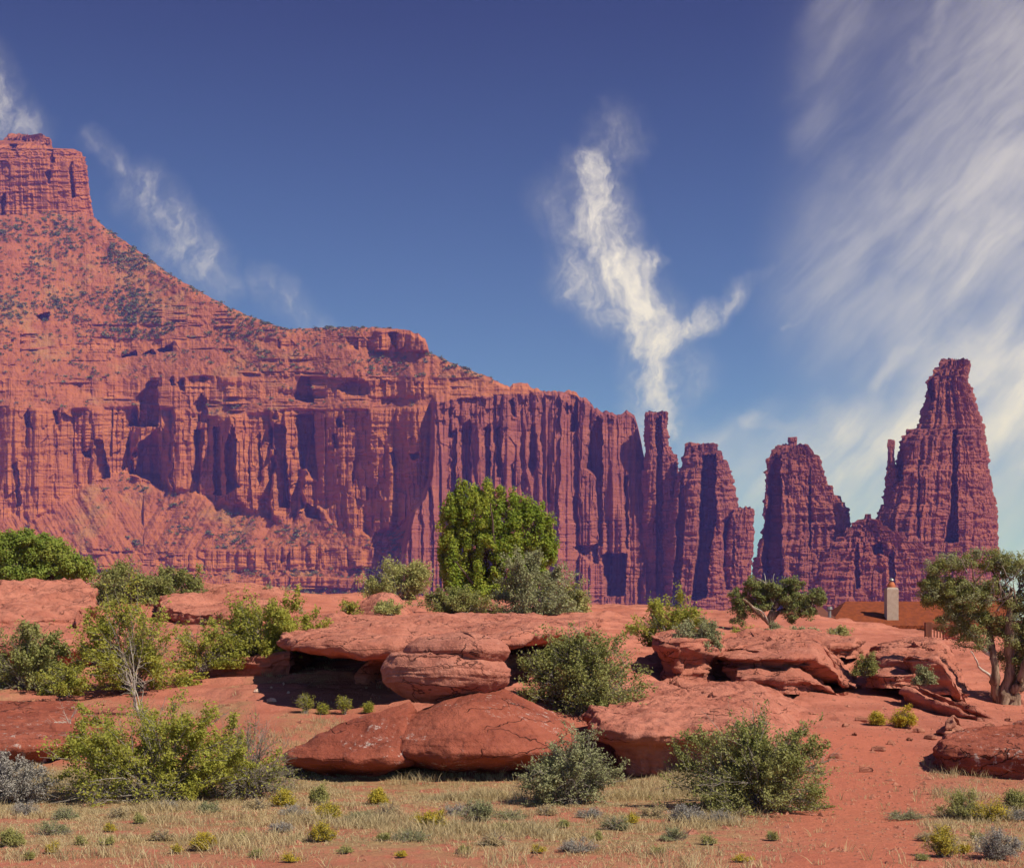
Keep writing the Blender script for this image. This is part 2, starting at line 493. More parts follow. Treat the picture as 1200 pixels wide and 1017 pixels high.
# ------------------------------------------------------------------ the near ground
CTRL = [  # px, py, depth: seen in that direction, at that distance
    (0, 1017, 11.8), (300, 1017, 11.8), (600, 1017, 11.8), (900, 1017, 11.8), (1200, 1017, 11.8), (-500, 1010, 12), (1700, 1005, 12),
    (0, 950, 16.5), (300, 948, 16.7), (600, 946, 16.9), (850, 950, 16.5), (1000, 962, 15.6), (1200, 962, 15.5),
    (60, 920, 19.5), (250, 918, 19.8), (400, 920, 20), (600, 920, 20), (680, 900, 22), (740, 930, 18.8),
    (40, 890, 21.5), (60, 842, 25), (200, 842, 24.5), (330, 850, 23.5), (250, 800, 29), (400, 832, 24.6), (330, 795, 28.5),
    (0, 800, 29), (100, 790, 30), (0, 740, 36), (130, 735, 38), (250, 735, 38), (20, 690, 46), (150, 700, 46), (300, 703, 48), (420, 720, 46),
    (500, 722, 44), (600, 722, 44), (700, 722, 46), (560, 704, 56), (700, 712, 58), (300, 694, 60), (100, 690, 60), (-300, 690, 50), (-300, 850, 25),
    (690, 842, 24.5), (650, 800, 28), (740, 760, 34), (500, 850, 23.5), (560, 850, 23.5),
    (820, 760, 38), (820, 728, 50), (900, 735, 46), (945, 722, 54), (1010, 735, 54), (1080, 747, 50), (1130, 755, 46),
    (1000, 900, 20.3), (1000, 860, 24), (920, 840, 26.5), (850, 830, 27), (1000, 815, 31), (950, 790, 35), (900, 800, 33), (1080, 840, 28),
    (1090, 800, 34), (1100, 880, 22.5), (1150, 862, 25), (1190, 832, 32), (1210, 880, 22.5), (1150, 940, 17.2), (1250, 790, 38), (1500, 780, 40), (1500, 870, 23),
    (900, 716, 70), (1100, 745, 70), (1300, 740, 70), (500, 704, 72), (-200, 692, 75),
    (0, 1100, 8.77), (0, 1400, 4.5), (600, 1400, 4.5), (1200, 1400, 4.5),
]
_t = TPS([tuple(P3(a, b, c)) for a, b, c in CTRL], reg=.05)


def ground_z(x, y, detail=True):
    x = np.asarray(x, float); y = np.asarray(y, float)
    yc = np.clip(y, 4, 74)
    xc = np.clip(x, -yc * .55 - 2, yc * .55 + 2)
    near = _t(xc, yc)
    far = 1.2 + 50.0 / FPX * np.minimum(y, 1900)
    w = sstep(y, 62, 90)
    z = near * (1 - w) + far * w
    b = sstep(y, 9, 3); z = z * (1 - b)
    if detail:
        rk = rocky(x, y)
        z = z + .035 * fbm(x * .9, y * .9, 0, 4, 3) + rk * .16 * fbm(x * .45, y * .6, 0, 5, 9) * sstep(y, 70, 60)
        # worn beds: small steps in the bare rock
        q = (z + .06 * fbm(x * .5, y * .5, 0, 3, 21)) / .20
        st = (np.floor(q) + sstep(q - np.floor(q), .55, .95)) * .20
        z = z + rk * .8 * (st - z) * sstep(y, 70, 60)
        z = z + rk * .36 * flakes(x, y, .33, 3) * sstep(y, 70, 60)
        z = z + sstep(y, 80, 300) * 4 * fbm(x * .01, y * .01, 0, 3, 5)
    return z


def flakes(x, y, f=.5, seed=0):
    """worn sheets of rock: flat patches that end in sharp little steps"""
    n = fbm(x * f, y * f * 1.3, 0, 4, seed + 300) * 5.0
    e = n - np.floor(n)
    return (np.floor(n) + sstep(e, .86, 1.0)) / 5.0 + .04


def rocky(x, y):
    px = 600 + FPX * x / np.maximum(y, 4)
    r = sstep(y, 23.5, 26) * (1 - .0 * px)
    r = r * np.clip(.75 + .8 * fbm(x * .25, y * .25, 0, 3, 31), 0, 1)
    return r * (1 - .55 * sstep(px, 930, 1000) * sstep(y, 34, 30))


def litter(x, y):
    px = 600 + FPX * x / np.maximum(y, 4)
    L = sstep(y, 21.4, 20.5)
    path = sstep(px, 800, 960) * (1 - sstep(px, 1060, 1130)) + .0
    side = sstep(y, 15.5, 17.5) * sstep(px, 930, 1000)
    L = L * (1 - .9 * np.clip(path, 0, 1)) * (1 - .7 * side)
    bare = sstep(fbm(x * .35, y * .9, 0, 4, 77), .02, .4)
    bare = np.maximum(bare * .75 * sstep(y, 18.5, 15.5), sstep(y, 13.4, 12.2) * .6)
    weeds = sstep(fbm(x * .45, y * .45, 0, 3, 79), .0, .3) * sstep(px, 470, 380) * sstep(y, 20.5, 22) * sstep(y, 36, 31) * .6
    return np.maximum(L * (1 - bare), weeds)


def build_ground():
    Ys = np.concatenate([np.linspace(-40, 3, 12), np.linspace(4, 10, 20), np.geomspace(10.2, 62, 760), np.geomspace(63, 120, 50), np.geomspace(125, 9000, 60)])
    s = np.concatenate([np.linspace(-1.6, -.46, 40), np.linspace(-.45, .45, 820), np.linspace(.46, 1.6, 40)])
    Yg, S = np.meshgrid(Ys, s, indexing='ij')
    X = S * (np.maximum(Yg, 0) + 14) * np.where(np.abs(S) > .5, 2.2, 1)
    X = np.sign(S) * np.where(np.abs(S) > .455, np.abs(S) * (np.maximum(Yg, 0) + 14) * (1 + 2 * (np.abs(S) - .455)), np.abs(S) * (np.maximum(Yg, 0) + 14))
    Z = ground_z(X, Yg)
    pxg = 600 + FPX * X / np.maximum(Yg, 4) + 40 * fbm(X * .6, Yg * .6, 0, 3, 47)
    o = mk('ground', np.stack([X, Yg, Z], -1), grid_faces(len(Ys), len(s)), M_GROUND, attrs={'path': sstep(pxg, 880, 960) * sstep(pxg, 1110, 1050) * sstep(Yg, 27, 23), 'litter': litter(X, Yg), 'rock': rocky(X, Yg) * sstep(Yg, 400, 80)})
    tag(o, kind='structure')


build_ground()

# ------------------------------------------------------------------ far cliffs
def poly_mask(px, py, poly, feather=1.2):
    """inside-ness by rows: returns (t across, inside weight, width)"""
    p = np.array(poly, float); n = len(p)
    xl = np.full(px.shape, np.inf); xr = np.full(px.shape, -np.inf)
    for i in range(n):
        (x0, y0), (x1, y1) = p[i], p[(i + 1) % n]
        if y0 == y1: continue
        t = (py - y0) / (y1 - y0)
        ok = (t >= 0) & (t <= 1)
        xx = x0 + t * (x1 - x0)
        xl = np.where(ok, np.minimum(xl, xx), xl); xr = np.where(ok, np.maximum(xr, xx), xr)
    wd = np.maximum(xr - xl, 0); ok = np.isfinite(wd) & (wd > 0)
    wd = np.where(ok, wd, 1); t = np.where(ok, (px - np.where(ok, xl, 0)) / wd, -1)
    return t, ok, wd


def recess(px, py, polys, s, gain=1.0):
    """how far (metres) the rock is set back: alcoves whose right wall shuts out the sun"""
    jx = px + 2.2 * fbm(px / 6, py / 7, 0, 3, 5); jy = py + 2.2 * fbm(px / 6, py / 7, 0, 3, 6)
    out = np.zeros(px.shape)
    for q in polys:
        k = 1.0
        if isinstance(q, tuple): k, q = q
        t, ok, wd = poly_mask(jx, jy, q)
        ins = ok & (t >= 0) & (t <= 1)
        a = np.where(ins, (np.clip(t / .3, 0, 1) ** .8) * np.minimum(wd, 40) * s * 1.25 * k, 0)
        out = np.maximum(out, a)
    return out * gain


MTN_TOP = lerp([(-260, 262), (-120, 258), (-60, 256), (60, 250), (100, 250), (112, 256), (125, 268), (150, 285), (175, 303), (200, 322), (230, 340), (260, 356), (290, 370), (320, 381),
                (340, 386), (365, 384), (410, 383), (440, 384), (465, 385), (478, 387), (490, 391), (498, 397), (501, 404), (503, 413), (520, 421), (540, 429), (558, 437), (570, 440),
                (585, 448), (597, 454), (601, 449), (618, 448), (623, 455), (640, 457), (660, 458), (675, 461), (688, 467), (698, 479), (705, 483), (711, 481), (717, 482), (722, 487),
                (728, 484), (735, 480), (739, 481), (743, 486), (747, 499), (751, 516), (754, 530), (760, 545)])
MAIN_TOP = lerp([(-260, 476), (0, 478), (100, 481), (180, 478), (250, 492), (300, 488), (345, 482), (430, 482), (505, 478)])
MAIN_BOT = lerp([(-260, 590), (-60, 585), (0, 602), (35, 612), (75, 592), (105, 566), (145, 553), (185, 572), (220, 580), (250, 585), (300, 600), (342, 615), (352, 600), (375, 598), (400, 620), (440, 628), (505, 600)])
FIN_TOP = lerp([(495, 474), (505, 472), (540, 466), (575, 464), (610, 461), (640, 459), (660, 459), (690, 468), (760, 470)])
FIN_EDGE = lerp([(440, 507), (470, 504), (520, 503), (560, 500), (585, 492), (600, 480), (640, 470), (720, 462)])

MTN_SH = [[(147, 500), (160, 466), (174, 446), (185, 446), (187, 500)], [(148, 556), (160, 520), (185, 503), (188, 572), (165, 560)], [(109, 515), (120, 515), (130, 560), (111, 563)],
          [(225, 475), (236, 460), (243, 470), (243, 495), (232, 495)], [(226, 505), (240, 502), (236, 540), (234, 570), (222, 560), (228, 540)], (1.6, [(250, 500), (258, 500), (260, 580), (250, 580)]),
          (1.3, [(264, 520), (272, 495), (278, 515), (276, 560), (280, 570), (265, 580)]), (1.2, [(165, 416), (180, 409), (181, 415)]), (1.2, [(182, 411), (203, 400), (203, 412), (185, 414)]), [(140, 419), (160, 410), (162, 417)],
          [(340, 468), (352, 440), (362, 442), (369, 474)], [(345, 487), (368, 483), (370, 540), (373, 565), (351, 545)], (1.1, [(315, 505), (322, 495), (335, 500), (336, 540), (341, 595), (322, 598), (318, 540)]),
          [(352, 585), (375, 598), (376, 610), (356, 606)], [(455, 388), (466, 390), (467, 412), (458, 400)], (1.2, [(43, 370), (58, 365), (57, 376), (45, 376)]),
          (1.5, [(394, 492), (400, 486), (402, 500), (396, 500)]), (1.5, [(390, 508), (396, 506), (397, 524), (391, 526)]), (1.4, [(412, 540), (415, 538), (417, 560), (412, 575)]), (1.4, [(27, 488), (33, 480), (38, 504), (30, 500)]),
          (1.4, [(62, 482), (67, 480), (68, 498), (63, 498)]), (1.4, [(14, 545), (20, 540), (25, 590), (20, 600)]), (1.2, [(95, 530), (106, 526), (108, 538), (98, 536)]), (.3, [(396, 450), (432, 446), (434, 462), (400, 466)]),
          (1.2, [(480, 533), (492, 528), (492, 536), (482, 538)]), (1.4, [(456, 530), (461, 528), (463, 548), (458, 545)]), (1.3, [(300, 512), (305, 505), (307, 560), (301, 575)]), (1.3, [(198, 446), (203, 440), (206, 452), (200, 452)]),
          (1.2, [(207, 448), (216, 442), (217, 460), (208, 458)])]
FIN_SH = [(1.4, [(527, 508), (535, 500), (536, 720), (526, 720)]), (1.3, [(538, 505), (551, 488), (553, 600), (556, 720), (538, 720)]), (1.3, [(565, 502), (574, 495), (576, 600), (578, 690), (566, 690)]),
          (1.3, [(580, 502), (587, 495), (588, 560), (582, 560)]), (1.2, [(617, 547), (622, 500), (625, 490), (629, 510), (629, 545), (624, 560)]), [(667, 505), (672, 480), (678, 498), (677, 505)],
          (1.2, [(683, 548), (690, 505), (700, 488), (706, 492), (706, 640), (700, 640), (697, 560)]), (1.2, [(704, 650), (712, 645), (722, 655), (735, 648), (733, 698), (708, 700)]), (1.6, [(731, 560), (736, 555), (737, 645), (733, 640)]),
          (1.1, [(500, 560), (503, 540), (505, 560), (503, 600)]), (1.4, [(596, 470), (602, 466), (604, 490), (598, 486)]), (1.4, [(660, 478), (664, 470), (667, 486), (662, 486)]), (1.3, [(640, 560), (644, 555), (646, 590), (641, 588)]),
           (1.4, [(598, 545), (602, 540), (604, 575), (599, 575)]), (.5, [(672, 640), (700, 636), (702, 660), (690, 662)])]
MTN = {}


def build_mountain():
    px = np.concatenate([np.arange(-260, -20, 3.0), np.arange(-20, 757.5, .85)])
    top = MTN_TOP(px)
    top = top + 1.6 * fbm(px / 5, 0, 0, 3, 41) * (1 + 1.2 * sstep(px, 600, 640))
    M = 600
    v = np.linspace(0, 1, M)
    base = np.full(px.shape, 742.0)
    PX = np.broadcast_to(px, (M, len(px))); PY = base + (top - base) * v[:, None]
    s = 1900 / FPX
    wob = 5 * fbm(PX / 70, PY / 90, 0, 3, 11)
    y1 = PY + wob
    jag = 9 * fbm(PX / 14, PY / 60, 0, 3, 13)
    # how cliff-like each spot is
    cl = sstep(y1, MAIN_TOP(PX) - 3, MAIN_TOP(PX) + 2) * sstep(y1 + jag, MAIN_BOT(PX) + 4, MAIN_BOT(PX) - 4)
    b2 = sstep(y1, 443, 446) * sstep(y1, 470, 465) * np.clip(.65 + 1.2 * fbm(PX / 45, PY / 12, 0, 3, 15), 0, 1)
    b3 = sstep(y1, 398, 401) * sstep(y1, 413, 409) * np.clip(.5 + 1.4 * fbm(PX / 40, 0, 0, 3, 16) + sstep(PX, 410, 450), 0, 1) * sstep(PX, 110, 150)
    b0 = sstep(PY, 384, 388) * sstep(PY, 414, 410) * sstep(PX, 425, 450) * sstep(PX, 520, 505)
    b4 = sstep(y1, 640, 644) * sstep(y1, 668, 662) * sstep(PX, 180, 240) * .9 * sstep(PX, 450, 430)
    b5 = sstep(y1, 676, 678) * sstep(y1, 690, 687) * sstep(PX, 230, 280) * .8 * sstep(PX, 470, 440)
    led = sstep(fbm(PX / 110, PY / 4.5, 0, 4, 18), .12, .34) * .8
    led *= (sstep(y1, 340, 400) * .6 + .2) * (1 - .85 * sstep(y1, 545, 575) * sstep(y1, 645, 635))
    cl = np.maximum.reduce([cl, b2, b3, b0, b4, b5, led])
    fin = sstep(PX, FIN_EDGE(PY), FIN_EDGE(PY) + 7)
    fintop = FIN_TOP(PX) + 2.0 * fbm(PX / 6, 0, 0, 3, 22)
    finmask = fin * sstep(PY, fintop - 2, fintop + 3)
    cl = np.maximum(cl, finmask)
    # set-back per metre of height: nothing on a cliff, a lot on talus
    soft = 1 - .5 * sstep(PX, 330, 420) * sstep(PY, 560, 600)
    run = .10 * cl + .95 * soft * (1 - cl)
    dpy = np.abs(np.gradient(PY, axis=0))
    dep = blur_x(np.cumsum(run * dpy * s, axis=0), px, 16)
    # the tall wall on the right stands on its own foot
    depf = -94 + .33 * s * np.minimum(742 - PY, 742 - fintop) + .8 * s * np.maximum(fintop - PY, 0)
    wide = sstep(PX, 470, 640)
    fw = np.where(PY > fintop - 4, fin, wide)
    fw = np.maximum(fin * sstep(PY, fintop - 12, fintop), wide)
    dep = dep * (1 - fw) + depf * fw
    flute = fbm(PX / 30, PY / 260, 0, 4, 24, .55)
    fl2 = fbm(PX / 6, PY / 110, 0, 3, 25, .6)
    lw = 3 * fbm(PX / 90, PY / 90, 0, 2, 71)
    lay = fbm(PX / 70, (PY + lw) / 3.6, 0, 4, 26) * (.35 + 1.3 * np.clip(fbm(PX / 50, PY / 25, 0, 2, 72) + .4, 0, 1))
    lay = np.sign(lay) * np.abs(lay) ** .6
    rough = fbm(PX / 5, PY / 5, 0, 4, 27)
    d = 1865 + dep
    blk = (4.5 * blocks(PX, PY, 11, 46, 101) + 2.2 * blocks(PX, PY, 4, 18, 105)) * (1 - .55 * fin) + .6 * (1 - .7 * finmask) * blocks(PX, PY, 30, 4.5, 109)
    d = d + finmask * (6 * fbm(PX / 9, PY / 600, 0, 3, 141) + 3.2 * fbm(PX / 3.4, PY / 320, 0, 2, 142)) + finmask * sstep(PY, fintop + 45, fintop + 8) * 4 * blocks(PX, PY, 6, 8, 144)
    d = d + cl * blk * (.55 + .6 * np.clip(fbm(PX / 40, PY / 40, 0, 2, 112) + .5, 0, 1.4))
    d = d + cl * (22 * flute + 2.2 * fl2 + 1.6 * lay * (1 - .75 * finmask * sstep(PY, 620, 585))) + (1 - cl) * (9 * fbm(PX / 30, PY / 30, 0, 4, 28) + 2.4 * fbm(PX / 4, PY / 5, 0, 3, 29)) + .8 * rough
    # buttresses: each runs back to the right and ends in a shaded left-facing wall
    main = sstep(y1, MAIN_TOP(PX) - 3, MAIN_TOP(PX) + 4) * sstep(y1, MAIN_BOT(PX) + 4, MAIN_BOT(PX) - 6)
    win = .3 + .7 * sstep(PX, 125, 160) * sstep(PX, 395, 360)
    for W, A, sd, mk_ in ((40, 26, 151, main * win * (1 - fin)), (17, 8, 155, main * win * (1 - fin)), (27, 15, 161, finmask), (11, 6, 165, finmask)):
        u = PX / W + .5 * fbm(PX / (2.2 * W), PY / 160, 0, 2, sd) + .12 * fbm(PX / 9, PY / 14, 0, 2, sd + 7)
        ci = np.floor(u).astype(np.int32); fr = u - np.floor(u)
        amp = A * np.clip(.55 + .75 * _hash(ci, np.zeros_like(ci), np.zeros_like(ci), sd + 1) + .5 * fbm(PX / 60, PY / 40, 0, 2, sd + 2), 0, 1.7)
        d = d + mk_ * amp * (np.minimum(fr / .9, (1 - fr) / .1) - .5)
    # gullies running down the talus
    gul = fbm((PX - .6 * (PY - 560) * np.where(PX < 168, 1, -1)) / 24, PY / 300, 0, 4, 33, ridged=True)
    d = d + (1 - cl) * sstep(PY, 540, 600) * 9 * gul * (1 - finmask)
    d = d + recess(PX, PY, MTN_SH, s, .95) * (1 - fin) + recess(PX, PY, FIN_SH, s, .95) * fin
    tal = np.clip(1 - cl * 1.6, 0, 1)
    edge = sstep(v, .985, 1.0)[:, None] * 14
    d = d + edge
    V = P3(PX, PY, d)
    print('DEPTH', [(q, r, float(d[np.argmin(np.abs(PY[:, np.argmin(np.abs(px - q))] - r)), np.argmin(np.abs(px - q))])) for q, r in ((20, 265), (60, 265), (110, 262), (-80, 270), (480, 480), (520, 480), (480, 640), (520, 640), (300, 480), (740, 500))])
    MTN.update(PX=PX, PY=PY, d=d, tal=tal * (1 - finmask), V=V)
    # the far side: over the crest and down
    last = V[-1]
    back = []
    for k, (dy, dz) in enumerate(((25, 2), (120, -30), (600, -260), (1200, -650))):
        q = last.copy(); q[:, 1] += dy; q[:, 2] = np.maximum(q[:, 2] + dz, 40); q[:, 0] *= (last[:, 1] + dy) / last[:, 1]
        back.append(q)
    V = np.concatenate([V, np.stack(back)], 0)
    tal = np.concatenate([tal, np.ones((4, len(px)))], 0)
    o = mk('mountain', V, grid_faces(M + 4, len(px)), M_FAR, smooth=False, attrs={'talus': tal})
    # the tower-like end of the wall is a darker, more purple rock
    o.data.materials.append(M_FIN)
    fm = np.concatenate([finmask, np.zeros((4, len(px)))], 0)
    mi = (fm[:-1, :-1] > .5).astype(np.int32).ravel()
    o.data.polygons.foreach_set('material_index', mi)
    tag(o, kind='structure')


build_mountain()


def spire(name, rows, Y0, mat, depth=.8, sq=3.0, flute=4.0, lay=1.6, sh=(), seed=1, parent=None, bulge=0.0, step=.9, turn=0.0, base=745, blk=1.7, ragged=4.0, bw=1.0):
    """a free-standing tower: left and right outline per height, real thickness front to back.
    rows: (py, px_left, px_right)"""
    r = np.array(sorted(rows), float)
    py = np.arange(r[0, 0], base, step)
    q = np.random.default_rng(seed + 500)

    def stepped():
        e = np.r_[py[0], py[0] + np.cumsum(q.uniform(3.5, 13, 120))]
        k = np.clip(np.searchsorted(e, py, 'right') - 1, 0, len(e) - 2)
        return .3 * py + .7 * np.minimum(e[k] + .45 * (e[k + 1] - e[k]), py[-1])
    L = np.interp(stepped(), r[:, 0], r[:, 1]); Rr = np.interp(stepped(), r[:, 0], r[:, 2])
    s = Y0 / FPX
    n = int(np.clip((Rr - L).max() * 3.4, 60, 620))
    th = np.linspace(0, 2 * np.pi, n, endpoint=False)
    c, si = np.cos(th + turn), np.sin(th + turn)
    rad = (np.abs(c) ** sq + np.abs(si) ** sq) ** (-1 / sq)
    ex, ey = np.cos(th) * rad, np.sin(th) * rad
    ex = ex / np.abs(ex).max(); ey = ey / np.abs(ey).max()
    hw = (Rr - L) / 2 * s; cx = ((L + Rr) / 2 - 600) * s
    zz = CAMZ + (HZ - py) * s
    wref = np.maximum(hw, .35 * hw.max())
    X = cx[:, None] + hw[:, None] * ex; Y = (wref * depth)[:, None] * ey
    nx, ny = ex / np.hypot(ex, ey), ey / np.hypot(ex, ey)
    per = hw.max()
    ax, ay = ex * per, ey * per
    Z = np.broadcast_to(zz[:, None], X.shape)
    PYg = np.broadcast_to(py[:, None], X.shape)
    f1 = fbm(ax / 16 + seed * 7, ay / 16, Z / 260, 4, seed, .6)
    f2 = fbm(ax / 4.5 + seed * 7, ay / 4.5, Z / 200, 3, seed + 3, .6)
    zw = Z + 1.6 * fbm(ax / 25, ay / 25, Z / 40, 3, seed + 12)
    l1 = fbm(ax / 50, ay / 50, zw / 4.4, 4, seed + 5) * (.3 + 1.4 * np.clip(fbm(ax / 30, ay / 30, Z / 25, 2, seed + 13) + .4, 0, 1)); l1 = np.sign(l1) * np.abs(l1) ** .6
    rg = .6 * fbm(ax / 5, ay / 5, Z / 5, 3, seed + 8)
    fade = np.minimum(1, hw / 10)[:, None]
    disp = fade * (flute * f1 + .6 * flute * f2) + .65 * lay * l1 * np.minimum(1, hw / 6)[:, None] + 1.0 * rg
    if bulge:  # knobbly beds near the top
        disp = disp + bulge * 1.8 * fbm(ax / 18, ay / 18, zw / 4, 2, seed + 14) * fade
    arc = ax + .7 * ay
    bk = 1.0 * blocks(arc, zw, 7 * bw, 30 * bw, seed + 30) + .6 * blocks(arc, zw, 3.6 * bw, 9 * bw, seed + 34) + .6 * blocks(arc, zw, 16 * bw, 3.4, seed + 38)
    disp = disp + blk * bk * np.minimum(1, hw / 7)[:, None]
    if ragged:
        crown = sstep(np.arange(len(py)), 22, 0)[:, None] * ragged * (blocks(arc, 0 * Z, 4.5, 50, seed + 44) * .7 + .5 * blocks(arc, 0 * Z, 2, 50, seed + 46))
        Z = Z + crown * np.minimum(1, hw[0] / 10)
    X = X + nx * disp; Y = Y + ny * disp
    if sh:
        pxg = 600 + X / s
        rc = recess(pxg, PYg, sh, s, 1.0)
        Y = Y + rc * np.clip(-ny * 1.6, 0, 1)
    k = (Y0 + Y) / Y0
    V = np.stack([X * k, Y0 + Y, CAMZ + (Z - CAMZ) * k], -1)
    capc = V[0].mean(0); capc[2] += .8
    inner = V[0] * .6 + V[0].mean(0) * .4
    V = np.concatenate([np.repeat(capc[None], n, 0)[None], inner[None], V], 0)
    return mk(name, V, grid_faces(len(V), n, True), mat, parent, smooth=False, attrs={'talus': np.zeros(V.shape[:2])})


def build_towers():
    o = spire('butte', [(160, 14, 48), (164, 8, 52), (168, 4, 56), (171, -40, 60), (172, -60, 74), (177, -70, 78), (179, -80, 94), (188, -88, 99), (215, -90, 102), (245, -92, 105), (256, -96, 108), (330, -110, 118)], 2398, M_FAR, .8, 6, 5, 1.5, blk=2.6, bw=2.2, ragged=5, seed=4, base=330,
              sh=[(1.2, [(0, 230), (6, 225), (6, 256), (0, 256)]), (1.2, [(52, 168), (60, 165), (64, 190), (58, 195)]), (1.2, [(80, 196), (84, 190), (88, 230), (82, 235)]), (1.2, [(10, 168), (18, 164), (20, 176), (12, 178)]), (1.2, [(53, 203), (58, 200), (59, 217), (55, 217)])])
    tag(o, kind='structure')
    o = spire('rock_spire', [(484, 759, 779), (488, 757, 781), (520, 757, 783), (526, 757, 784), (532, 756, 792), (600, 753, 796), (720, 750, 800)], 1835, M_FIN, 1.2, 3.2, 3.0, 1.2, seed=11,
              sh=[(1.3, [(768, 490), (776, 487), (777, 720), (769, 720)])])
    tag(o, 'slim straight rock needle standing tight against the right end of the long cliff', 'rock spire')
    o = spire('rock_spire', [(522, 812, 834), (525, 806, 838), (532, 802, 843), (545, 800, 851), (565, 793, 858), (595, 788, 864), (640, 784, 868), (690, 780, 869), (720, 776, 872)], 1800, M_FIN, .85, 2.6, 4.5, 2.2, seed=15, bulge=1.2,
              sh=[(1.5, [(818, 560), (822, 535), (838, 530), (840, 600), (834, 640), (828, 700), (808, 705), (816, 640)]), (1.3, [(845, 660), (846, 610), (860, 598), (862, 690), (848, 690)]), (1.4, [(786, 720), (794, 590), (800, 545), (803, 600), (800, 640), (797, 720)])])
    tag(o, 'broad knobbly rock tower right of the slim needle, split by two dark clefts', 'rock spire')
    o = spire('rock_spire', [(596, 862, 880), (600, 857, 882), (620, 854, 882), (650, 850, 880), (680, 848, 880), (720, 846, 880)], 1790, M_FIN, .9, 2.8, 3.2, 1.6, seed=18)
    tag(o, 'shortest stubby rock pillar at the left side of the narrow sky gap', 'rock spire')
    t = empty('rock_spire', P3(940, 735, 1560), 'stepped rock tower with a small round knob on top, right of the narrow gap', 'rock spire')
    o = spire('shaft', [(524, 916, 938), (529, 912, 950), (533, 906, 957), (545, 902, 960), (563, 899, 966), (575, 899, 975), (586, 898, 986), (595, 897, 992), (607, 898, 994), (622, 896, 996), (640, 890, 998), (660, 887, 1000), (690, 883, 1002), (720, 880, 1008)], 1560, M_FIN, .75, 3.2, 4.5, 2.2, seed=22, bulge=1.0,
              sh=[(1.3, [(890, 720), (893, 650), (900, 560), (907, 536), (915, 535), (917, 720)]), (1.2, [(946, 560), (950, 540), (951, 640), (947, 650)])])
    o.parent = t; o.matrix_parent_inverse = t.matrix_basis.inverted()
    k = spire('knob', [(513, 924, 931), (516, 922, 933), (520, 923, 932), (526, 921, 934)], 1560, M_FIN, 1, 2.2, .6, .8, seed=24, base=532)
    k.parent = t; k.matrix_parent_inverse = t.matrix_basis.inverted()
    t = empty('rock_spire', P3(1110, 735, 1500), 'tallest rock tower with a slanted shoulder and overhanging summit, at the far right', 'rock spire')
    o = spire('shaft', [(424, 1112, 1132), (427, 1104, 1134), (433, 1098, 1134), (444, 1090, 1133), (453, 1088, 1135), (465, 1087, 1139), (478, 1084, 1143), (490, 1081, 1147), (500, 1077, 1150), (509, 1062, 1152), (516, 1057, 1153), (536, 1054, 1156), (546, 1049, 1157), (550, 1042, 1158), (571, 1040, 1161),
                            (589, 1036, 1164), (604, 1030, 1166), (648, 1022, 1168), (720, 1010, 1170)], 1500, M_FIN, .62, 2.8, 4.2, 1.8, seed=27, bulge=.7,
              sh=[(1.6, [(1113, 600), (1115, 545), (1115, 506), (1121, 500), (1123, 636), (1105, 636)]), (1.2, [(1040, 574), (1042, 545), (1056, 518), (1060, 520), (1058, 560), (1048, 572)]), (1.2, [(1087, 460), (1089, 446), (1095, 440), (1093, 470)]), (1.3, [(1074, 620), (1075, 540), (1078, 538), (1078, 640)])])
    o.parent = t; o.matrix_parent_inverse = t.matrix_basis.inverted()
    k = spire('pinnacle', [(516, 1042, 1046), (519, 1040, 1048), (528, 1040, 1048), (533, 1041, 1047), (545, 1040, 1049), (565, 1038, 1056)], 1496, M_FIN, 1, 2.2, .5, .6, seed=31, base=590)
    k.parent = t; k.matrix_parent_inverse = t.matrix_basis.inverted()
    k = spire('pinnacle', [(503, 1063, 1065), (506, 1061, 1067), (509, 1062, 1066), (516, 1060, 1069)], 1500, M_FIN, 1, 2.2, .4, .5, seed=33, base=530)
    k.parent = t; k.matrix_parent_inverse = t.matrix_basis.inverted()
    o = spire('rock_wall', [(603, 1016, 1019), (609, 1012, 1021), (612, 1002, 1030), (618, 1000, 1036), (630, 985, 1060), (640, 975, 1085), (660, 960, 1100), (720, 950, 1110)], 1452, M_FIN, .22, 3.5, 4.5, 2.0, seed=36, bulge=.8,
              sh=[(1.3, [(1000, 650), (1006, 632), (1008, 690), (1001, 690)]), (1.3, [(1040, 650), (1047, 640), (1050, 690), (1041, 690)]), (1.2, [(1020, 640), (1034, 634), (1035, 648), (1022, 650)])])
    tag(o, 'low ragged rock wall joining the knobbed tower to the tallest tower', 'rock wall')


build_towers()


def build_scrub():
    g = np.random.default_rng(5)
    PX, PY, tal, V = MTN['PX'], MTN['PY'], MTN['tal'], MTN['V']
    dens = (.22 + sstep(fbm(PX / 40, PY / 30, 0, 4, 61), -.05, .4)) * (tal > .7)
    dens = dens * (.3 + 1.2 * sstep(PY, 470, 330) + .4 * sstep(PY, 600, 640) + .9 * sstep(PX, 110, 150) * sstep(PX, 240, 200) * sstep(PY, 420, 380))
    dens *= (PX > -30) & (PX < 620)
    dens = dens * np.where((PY > 590) & (PX < 190), .3, 1)
    top = MTN_TOP(PX)
    dens = dens + 1.3 * (PY < top + 5) * (PX < 600) * (PX > 115) * (tal > .3)
    p = dens.ravel() / dens.sum()
    idx = g.choice(p.size, 2800, p=p)
    c = V.reshape(-1, 3)[idx]
    size = g.uniform(.9, 2.6, len(c)) * np.where(g.random(len(c)) < .15, 1.5, 1)
    k = 26
    off = g.normal(size=(len(c), k, 3)) * np.array([.75, .6, .5]); off[..., 2] = np.abs(off[..., 2])
    pos = c[:, None] + off * size[:, None, None] - np.array([0, 1.5, .3])
    Vv, F = leaves(pos.reshape(-1, 3), np.repeat(size * .42, k), aspect=.8, g=g)
    tag(mk('mountain_scrub', Vv, F, L_SCRUB, smooth=False), kind='stuff')


